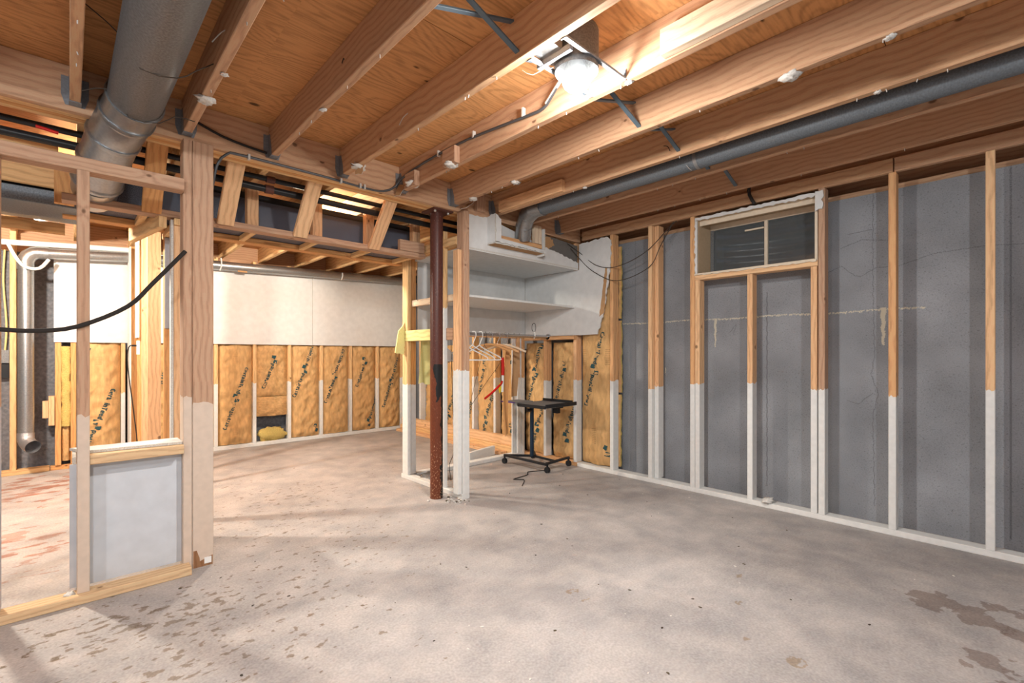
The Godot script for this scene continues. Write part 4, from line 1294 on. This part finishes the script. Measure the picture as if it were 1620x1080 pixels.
func build_insulation() -> void:
	var T := "CertainTeed"
	var g := "paper-faced insulation batts between the back wall studs"
	var names := [
		"brown paper insulation batt right beside the big wooden post",
		"paper insulation batt second right of the post, torn open near the floor",
		"brown paper insulation batt third right of the big wooden post",
		"brown paper insulation batt fourth right of the big wooden post",
		"brown paper insulation batt fifth right of the post, left of the yellow cloth",
		"brown paper insulation batt in the far corner behind the closet stud"]
	var xs := [1.24, 1.647, 2.053, 2.46, 2.866, 3.273]
	var tx := [
		[[T, 0.0, 0.55, 72.0, 0.056]],
		[],
		[[T, -0.02, 0.88, 70.0, 0.056], [T, 0.13, 0.1, 70.0, 0.056]],
		[[T, -0.03, 0.78, 72.0, 0.056], [T, 0.14, 0.0, 72.0, 0.056]],
		[[T, 0.0, 0.98, 72.0, 0.056], [T, 0.06, 0.1, 70.0, 0.056]],
		[[T, 0.0, 0.66, 72.0, 0.056]]]
	for i in 6:
		var xf := Transform3D(Basis.IDENTITY, Vector3(xs[i] + 0.203, 0.05, -6.385))
		if i == 1:
			xf.origin.y = 0.60
			batt(names[i], 0.366, 0.64, xf, 60 + i, [[T, 0.02, 0.46, 70.0, 0.056]], g)
			batt("short paper insulation piece hanging above the hole near the floor", 0.366, 0.24, Transform3D(Basis.IDENTITY, Vector3(xs[i] + 0.203, 0.355, -6.385)), 71, [[T, 0.15, 0.26, 70.0, 0.056]], g)
			var y := thing("fiberglass_clump", "ragged yellow fibreglass clump on the plate below the torn batt", "insulation", Vector3(xs[i] + 0.203, 0.05, -6.37))
			put(y, "fiberglass", blob_mesh(Vector3(0.17, 0.085, 0.04), 5, 0.5), M.fiber, Transform3D(Basis.IDENTITY, Vector3(0, 0.075, 0)))
		else:
			batt(names[i], 0.366, 1.19, xf, 60 + i, tx[i], g)
	batt("brown paper insulation batt behind the thin stud at the left", 0.335, 1.19, Transform3D(Basis.IDENTITY, Vector3(0.22, 0.05, -6.385)), 81, [[T, -0.02, 0.36, 70.0, 0.056], [T, -0.1, 1.15, 70.0, 0.056]], g)
	batt("brown paper insulation sliver between the bare partition studs", 0.36, 1.19, Transform3D(Basis.IDENTITY, Vector3(0.64, 0.05, -6.385)), 82, [[T, 0.0, 0.55, 70.0, 0.056]], g)
	batt("brown paper insulation batt mostly hidden behind the big wooden post", 0.36, 1.19, Transform3D(Basis.IDENTITY, Vector3(1.037, 0.05, -6.385)), 83, [[T, 0.0, 0.55, 70.0, 0.056]], g)
	var y2 := thing("fiberglass_strip", "tall narrow strip of bare yellow fibreglass between two studs at far left", "insulation", Vector3(-0.025, 0.42, -6.36))
	var nn := FastNoiseLite.new()
	nn.seed = 3
	nn.frequency = 6.0
	put(y2, "fiberglass", grid_mesh(12, 40, func(u: float, v: float) -> Vector3:
		var a := u * TAU
		var y := v * 0.78
		var r := 0.036 * (1.0 + 0.3 * nn.get_noise_2d(cos(a) * 0.2, y))
		return Vector3(cos(a) * r + 0.012 * nn.get_noise_1d(y * 2.0), y, sin(a) * r + 0.01)), M.fiber)
	batt("short scrap of brown paper insulation below the yellow fibreglass strip", 0.064, 0.34, Transform3D(Basis.IDENTITY, Vector3(-0.025, 0.08, -6.385)), 84, [], g, 0.03)
	# right wall bays: local x runs along +z... seen from inside the room
	var gr := "paper-faced insulation batts between the right wall studs"
	var turn := Basis(Vector3(0, 0, 1), Vector3(0, 1, 0), Vector3(-1, 0, 0))
	var lab := [
		"tall brown paper insulation batt behind the torn drywall left of the concrete",
		"brown paper insulation batt behind the rolling stand, right of its tray",
		"crumpled brown paper insulation batt behind the stand's pole",
		"brown paper insulation batt just left of the white corner strips",
		"brown paper insulation batt bulging out behind the red stick",
		"brown paper insulation batt seen under the white hangers",
		"brown paper insulation batt seen just right of the rusty column",
		"brown paper insulation batt seen behind the rusty column and yellow cloth"]
	for i in 8:
		var z0 := -3.03 - 0.41 * (i - 1) - 0.41
		var z := z0 + 0.038 + 0.186
		var h := 1.2
		if i == 0:
			z = -2.79 - 0.0
			h = 2.12
		elif i == 7:
			z = -6.05
		var zc := -2.79 - 0.41 * i if i < 8 else z
		var tt := [[T, 0.02, 1.02 - 0.07 * (i % 3), 73.0, 0.056], [T, 0.05, 0.28 - 0.06 * (i % 2), 73.0, 0.056]]
		if i == 0:
			tt = [[T, 0.0, 0.93, 74.0, 0.055], [T, 0.13, 0.15, 74.0, 0.056]]
		batt(lab[i], 0.366 if i > 0 else 0.40, h, Transform3D(turn, Vector3(3.80, 0.045, zc)), 90 + i, tt, gr, 0.06 if i != 4 else 0.10)
	var sl := thing("fiberglass_edge", "ragged strip of fibreglass edge beside the grey concrete, right of the stud", "insulation", Vector3(3.84, 0.04, -2.545))
	for i in 3:
		panel(sl, "paper_edge", torn([[-0.012, 0.02 + 0.7 * i, true], [0.010 + 0.008 * (i % 2), 0.02 + 0.7 * i, true], [0.014, 0.70 + 0.7 * i, true], [-0.014, 0.70 + 0.7 * i, true]], 0.006, 0.03), 0.02, face_x(-0.03 + 0.004 * i), M.kraft if i != 1 else M.paper, M.fiber)

func build_cart() -> void:
	var c := thing("laptop_cart", "black rolling laptop stand with tilting tray in front of the closet studs", "cart", Vector3(3.45, 0, -3.29))
	var frame: Material = M.black
	# base: two runners and two rails on casters
	lumber(c, "base_runner", Vector3(-0.19, 0.085, 0.30), Vector3(-0.19, 0.085, -0.29), 0.022, 0.022, Vector3.UP, frame)
	lumber(c, "base_runner", Vector3(-0.16, 0.085, 0.27), Vector3(0.21, 0.085, 0.235), 0.026, 0.022, Vector3.UP, frame)
	lumber(c, "base_runner", Vector3(-0.19, 0.085, -0.28), Vector3(0.02, 0.085, -0.05), 0.026, 0.022, Vector3.UP, frame)
	lumber(c, "base_rail", Vector3(-0.13, 0.07, 0.26), Vector3(-0.13, 0.07, -0.24), 0.018, 0.018, Vector3.UP, frame)
	lumber(c, "base_rail", Vector3(0.0, 0.08, 0.24), Vector3(0.02, 0.08, -0.06), 0.022, 0.02, Vector3.UP, frame)
	lumber(c, "base_runner", Vector3(0.02, 0.085, -0.05), Vector3(0.20, 0.085, -0.26), 0.024, 0.022, Vector3.UP, frame)
	for p in [Vector3(-0.19, 0, -0.285), Vector3(-0.16, 0, 0.28), Vector3(0.205, 0, 0.235), Vector3(0.20, 0, -0.26)]:
		var k := put(c, "caster", tube_mesh([p + Vector3(-0.014, 0.028, 0), p + Vector3(0.014, 0.028, 0)], 0.028, 16), frame)
		put(k, "caster_stem", tube_mesh([p + Vector3(0, 0.035, 0), p + Vector3(0, 0.085, 0)], 0.010, 8), frame)
	put(c, "pole", tube_mesh([Vector3(-0.03, 0.09, -0.05), Vector3(-0.03, 0.62, -0.05)], 0.021, 16), M.bluesteel)
	put(c, "height_knob", tube_mesh([Vector3(-0.10, 0.56, -0.05), Vector3(-0.03, 0.56, -0.05)], 0.018, 10), frame)
	# tray
	var t := bx(c, "tray", -0.31, 0.11, 0.628, 0.646, -0.03, 0.40, M.traygrey)
	bx(c, "tray_lip", -0.315, 0.115, 0.632, 0.665, 0.40, 0.412, frame)
	bx(c, "tray_lip", -0.322, -0.31, 0.622, 0.652, 0.04, 0.40, frame)
	bx(c, "tray_edge", 0.11, 0.118, 0.635, 0.672, -0.03, 0.36, frame)
	bx(c, "side_tray", -0.26, -0.02, 0.640, 0.650, -0.26, -0.045, M.traygrey)
	bx(c, "side_tray_edge", -0.268, -0.26, 0.640, 0.652, -0.26, -0.06, M.purple)
	bx(c, "clamp", -0.02, 0.03, 0.55, 0.626, 0.22, 0.28, frame)
	bx(c, "tray_bracket", -0.06, 0.05, 0.60, 0.627, -0.1, 0.3, frame)

func build_closet_things() -> void:
	var s := thing("closet_shelf", "white painted shelf across the upper closet", "shelf", Vector3(2.98, 1.585, -3.35))
	bx(s, "board", -0.70, 0.705, 0.0, 0.019, -0.35, 0.35, M.white)
	var r := thing("closet_rod", "grey metal hanging rod across the closet under the shelf", "rod", Vector3(2.98, 1.305, -3.35))
	put(r, "rod", tube_mesh([Vector3(-0.705, 0, 0), Vector3(0.70, 0, 0)], 0.0165, 16), M.chrome)
	put(r, "end_socket", tube_mesh([Vector3(0.685, 0, 0), Vector3(0.705, 0, 0)], 0.03, 16), M.chrome)
	put(r, "end_socket", tube_mesh([Vector3(-0.708, 0, 0), Vector3(-0.688, 0, 0)], 0.03, 16), M.chrome)
	var hook := [Vector3(0.012, 0.04, 0.0), Vector3(-0.002, 0.043, 0.018), Vector3(-0.004, 0.03, 0.03), Vector3(0.0, 0.0, 0.032), Vector3(0, -0.05, 0.012), Vector3(0, -0.085, 0)]
	var hk := []
	for p in hook:
		hk.append(Vector3(p.x, p.y - 0.018, p.z))
	var tri := [Vector3(0, -0.10, 0), Vector3(0, -0.135, 0.05), Vector3(0, -0.205, 0.185), Vector3(0, -0.222, 0.20), Vector3(0, -0.235, 0.19), Vector3(0, -0.235, 0), Vector3(0, -0.235, -0.19), Vector3(0, -0.222, -0.20), Vector3(0, -0.205, -0.185), Vector3(0, -0.135, -0.05), Vector3(0, -0.10, 0)]
	var wl := ["white plastic hanger nearest the closet post", "white plastic hanger turned sideways, second from the closet post", "third white plastic hanger on the closet rod"]
	var spots := [[2.66, 1.0], [2.74, 1.06], [2.58, 0.95]]
	for i in 3:
		var h := thing("clothes_hanger", wl[i], "hanger", Vector3(spots[i][0], 1.305, -3.35), "white plastic hangers on the rod")
		h.rotation.y = spots[i][1]
		tube(h, "hook", hk, 0.004, M.whiteplastic, 8, true, 0.012)
		tube(h, "frame", tri, 0.0055, M.whiteplastic, 8, true, 0.03)
	var wl2 := ["curved wooden hanger in the middle of the closet rod", "curved wooden hanger hanging next to the red-striped one", "grey-worn wooden hanger furthest right on the rod"]
	var sp2 := [[2.86, 1.0], [2.95, 0.8], [3.05, 0.7]]
	for i in 3:
		var h := thing("clothes_hanger", wl2[i], "hanger", Vector3(sp2[i][0], 1.305, -3.35), "wooden hangers on the rod")
		h.rotation.y = sp2[i][1]
		tube(h, "hook", hk, 0.003, M.chrome, 8, true, 0.012)
		tube(h, "frame", [Vector3(0, -0.16, -0.21), Vector3(0, -0.125, -0.13), Vector3(0, -0.095, -0.04), Vector3(0, -0.092, 0.0), Vector3(0, -0.095, 0.04), Vector3(0, -0.125, 0.13), Vector3(0, -0.16, 0.21)], 0.011, [M.orange, M.stud[1], M.pale][i], 8)
	var wi := thing("wire_hanger", "large bent wire hanger dangling below the white hangers", "hanger", Vector3(2.80, 1.305, -3.35))
	tube(wi, "hook", hk, 0.002, M.wire, 6, true, 0.012)
	tube(wi, "frame", [Vector3(0, -0.10, 0), Vector3(0.10, -0.22, 0.03), Vector3(0.16, -0.26, 0.04), Vector3(0.02, -0.45, 0.0), Vector3(-0.16, -0.68, -0.03), Vector3(-0.14, -0.62, -0.03), Vector3(0, -0.10, 0)], 0.002, M.wire, 6)
	# a ring hook clipped on the rod
	var k := thing("ring_clip", "small black wire ring standing up on the closet rod", "hook", Vector3(3.46, 1.32, -3.35))
	tube(k, "clip", [Vector3(0, -0.034, 0), Vector3(0, 0.002, 0.0175), Vector3(0, 0.03, 0)], 0.007, M.whiteplastic, 8)
	var ring := []
	for i in 13:
		ring.append(Vector3(cos(TAU * i / 12) * 0.014, 0.075 + sin(TAU * i / 12) * 0.045, cos(TAU * i / 12) * 0.014))
	tube(k, "ring", ring, 0.003, M.black, 6)
	# a red-handled stick hung from a hanger and a red hanger bar
	var b := thing("red_brush", "bright red plastic stick hanging upright from the closet rod", "brush", Vector3(3.03, 0.88, -3.35))
	tube(b, "handle", [Vector3(0, 0.04, 0), Vector3(0.002, 0.12, 0), Vector3(-0.004, 0.21, 0)], [0.016, 0.016, 0.016, 0.016, 0.016, 0.016].slice(0, curve([Vector3(0, 0.04, 0), Vector3(0.002, 0.12, 0), Vector3(-0.004, 0.21, 0)]).size()), M.red, 10)
	tube(b, "hook", [Vector3(-0.004, 0.20, 0), Vector3(-0.004, 0.36, 0), Vector3(-0.004, 0.43, 0.012), Vector3(-0.004, 0.447, 0.0)], 0.003, M.chrome, 6)
	put(b, "yellow_tab", blob_mesh(Vector3(0.016, 0.05, 0.008), 4, 0.1), M.yellow, Transform3D(Basis.IDENTITY, Vector3(-0.035, -0.08, 0.0)))
	tube(b, "red_arm", [Vector3(0.0, 0.0, 0.0), Vector3(-0.015, -0.035, 0), Vector3(-0.12, -0.11, 0.0), Vector3(-0.225, -0.17, 0)], 0.011, M.red, 8)
	tube(b, "stem", [Vector3(0, 0.05, 0), Vector3(0, 0.0, 0), Vector3(-0.005, -0.12, 0)], 0.012, M.whiteplastic, 8)
	# strips of orange paper and plastic hanging behind
	var strips := [[3.10, 0.34, 1.17, 0.085, M.orange, "long orange-brown paper strip hanging in the closet beside the red stick"], [3.25, 0.70, 1.20, 0.10, M.paper, "brown paper garment cover hanging right of the red stick"], [3.18, 0.70, 1.0, 0.03, M.white, "narrow white strip hanging between the brown paper covers"]]
	for i in 3:
		var q: Array = strips[i]
		var o := thing("hanging_strip", q[5], "strip", Vector3(q[0], 0, -3.38 - 0.04 * i))
		var ww: float = q[3]
		var lo: float = q[1]
		var hi: float = q[2]
		put(o, "strip", grid_mesh(10, 24, func(u: float, v: float) -> Vector3:
			var y := lerpf(lo, hi, v)
			var s2 := ww * (1.0 - 0.55 * maxf(0.0, v - 0.75) * 4.0)
			return Vector3((u - 0.5) * s2 + 0.01 * sin(y * 7.0), y, 0.02 * cos((u - 0.5) * 5.0 + y * 3.0))), q[4])
		tube(o, "hook", [Vector3(0.0, hi - 0.02, 0.02), Vector3(0, 1.27, 0.02), Vector3(0, 1.32, 0.03 + 0.04 * i), Vector3(0, 1.326, 0.045 + 0.03 * i)], 0.003, M.chrome, 6)
	# yellow cloths on the left studs
	var c1 := thing("yellow_cloth", "pale yellow cloth hanging on the outside of the closet stud", "cloth", Vector3(2.16, 1.10, -3.765))
	panel(c1, "cloth", torn([[-0.055, 0.035, true], [0.043, 0.02, true], [0.043, 0.31], [0.02, 0.27], [-0.02, 0.23]], 0.006), 0.012, Transform3D(Basis(Vector3.UP, 0.1), Vector3(0, 0, 0)), M.cloth, M.cloth)
	var c2 := thing("yellow_cloth", "long pale yellow cloth hanging behind the rusty column", "cloth", Vector3(2.33, 0.86, -3.60))
	put(c2, "cloth", grid_mesh(14, 18, func(u: float, v: float) -> Vector3:
		var y := v * 0.39
		return Vector3((u - 0.42) * (0.19 - 0.03 * v), y + 0.012 * sin(u * 9.0) * (1.0 - v), 0.02 * sin(u * 11.0 + v * 2.0))), M.cloth)
	var wh := thing("white_collar_hanger", "white flat hanger showing behind the rusty column", "hanger", Vector3(2.40, 1.305, -3.40))
	panel(wh, "shoulder", PackedVector2Array([Vector2(-0.22, -0.24), Vector2(-0.06, -0.15), Vector2(0, -0.12), Vector2(0.08, -0.16), Vector2(0.2, -0.27), Vector2(0.12, -0.25), Vector2(-0.1, -0.24)]), 0.012, Transform3D(Basis(Vector3.UP, 0.4), Vector3(0, 0, 0)), M.whiteplastic, M.blackcable)
	tube(wh, "hook", [Vector3(0, -0.13, 0), Vector3(0, -0.02, 0.03), Vector3(0, 0.02, 0.06), Vector3(0, 0.0195, 0.03)], 0.003, M.wire, 6)

func build_small_things() -> void:
	# lumber left on the floor
	var a := thing("stacked_board", "lower bare board lying along the right wall behind the closet", "board", Vector3(3.645, 0, -5.0), "bare boards along the right wall base")
	bx(a, "board", -0.05, 0.05, 0.0, 0.09, -1.25, 1.2, M.pine)
	var b := thing("stacked_board", "upper bare board lying along the right wall behind the closet", "board", Vector3(3.655, 0.091, -5.0), "bare boards along the right wall base")
	bx(b, "board", -0.035, 0.03, 0.0, 0.10, -1.25, 1.2, M.stud[2])
	var b2 := thing("stacked_board", "flat orange board on the floor in front of the stacked boards", "board", Vector3(3.54, 0, -5.0), "bare boards along the right wall base")
	bx(b2, "board", -0.045, 0.045, 0.0, 0.035, -1.2, 1.1, M.stud[0])
	var c := thing("white_plank", "white painted plank standing on edge on the floor behind the closet", "plank", Vector3(3.02, 0.0, -3.87))
	lumber(c, "plank", Vector3(0.0, 0.05, 0.0), Vector3(0.44, 0.05, -0.11), 0.038, 0.10, Vector3.UP, M.white)
	var d := thing("floor_scrap", "crumpled dark plastic scrap on the closet floor plate", "scrap", Vector3(2.36, 0.0, -3.55))
	put(d, "scrap", blob_mesh(Vector3(0.11, 0.025, 0.12), 12, 0.6), M.galvdull, Transform3D(Basis.IDENTITY, Vector3(0, 0.028, 0)))
	var e := thing("thin_cord", "thin dark cord hanging beside the column to the closet floor", "cord", Vector3(2.46, 0.0, -3.4))
	tube(e, "cord", [Vector3(0.02, 1.28, -0.03), Vector3(0.02, 0.62, 0), Vector3(0.04, 0.38, 0), Vector3(0.02, 0.22, 0.0), Vector3(-0.02, 0.15, 0), Vector3(0, 0.0, 0.0)], 0.003, M.wire, 5)
	var f := thing("power_cord", "dark cord lying loosely on the floor beside the rolling stand", "cord", Vector3(3.05, 0.005, -3.1))
	tube(f, "cord", [Vector3(-0.25, 0, 0.25), Vector3(-0.1, 0, 0.12), Vector3(-0.16, 0, 0.05), Vector3(0.05, 0, 0.02), Vector3(0.12, 0, -0.05), Vector3(0.3, 0, 0.03)], 0.004, M.blackcable, 6)
	# outlet with plug and cord on the partition
	var o := thing("outlet", "white wall outlet with black plug and cord on the partition stud", "outlet", Vector3(0.45, 1.12, -5.28))
	bx(o, "box", -0.02, 0.0, 0.0, 0.12, -0.03, 0.04, M.whiteplastic)
	bx(o, "plug", -0.055, -0.021, 0.07, 0.085, 0.0, 0.02, M.black)
	tube(o, "cord", [Vector3(-0.05, 0.078, 0.01), Vector3(-0.075, 0.06, 0.01), Vector3(-0.08, -0.1, 0.0), Vector3(-0.04, -0.5, 0.0), Vector3(-0.015, -0.8, 0.0), Vector3(-0.02, -1.11, 0)], 0.005, M.blackcable, 6)
	var p := thing("outlet", "small outlet box with dark cover on the far left concrete wall", "outlet", Vector3(-0.44, 0.9, -6.5))
	bx(p, "box", -0.06, 0.03, 0.14, 0.26, 0.0, 0.05, M.galvdull)
	bx(p, "cover", -0.055, 0.03, 0.0, 0.13, 0.0, 0.04, M.black)
	tube(p, "cable", [Vector3(0.0, 0.26, 0.03), Vector3(0.01, 0.5, 0.04), Vector3(-0.01, 0.9, 0.04), Vector3(0.0, 1.2, 0.05)], 0.008, M.yellowboard, 6)
	# debris round the foot of the column
	var dirt := thing("rubble", "small pile of plaster crumbs round the foot of the rusty column", "rubble", Vector3(2.16, 0, -2.93))
	for i in 46:
		var s := rng.randf_range(0.003, 0.011)
		put(dirt, "crumb", blob_mesh(Vector3(s, s * 0.6, s), i, 0.5), M.plaster if i % 3 else M.soil, Transform3D(Basis.IDENTITY, Vector3(rng.randfn(0, 0.08), s * 0.4, rng.randfn(0, 0.06))))
	var lines := thing("scattered_chips", "scattered plaster chips and wood bits across the concrete floor", "debris", Vector3.ZERO)
	for i in 90:
		var s := rng.randf_range(0.0015, 0.0055)
		put(lines, "chip", blob_mesh(Vector3(s * 1.6, s * 0.35, s), i % 12, 0.5), [M.plaster, M.soil, M.wire][i % 3], Transform3D(Basis(Vector3.UP, rng.randf() * TAU), Vector3(rng.randf_range(0.3, 3.6), s * 0.2, rng.randf_range(-2.9, -0.2))))
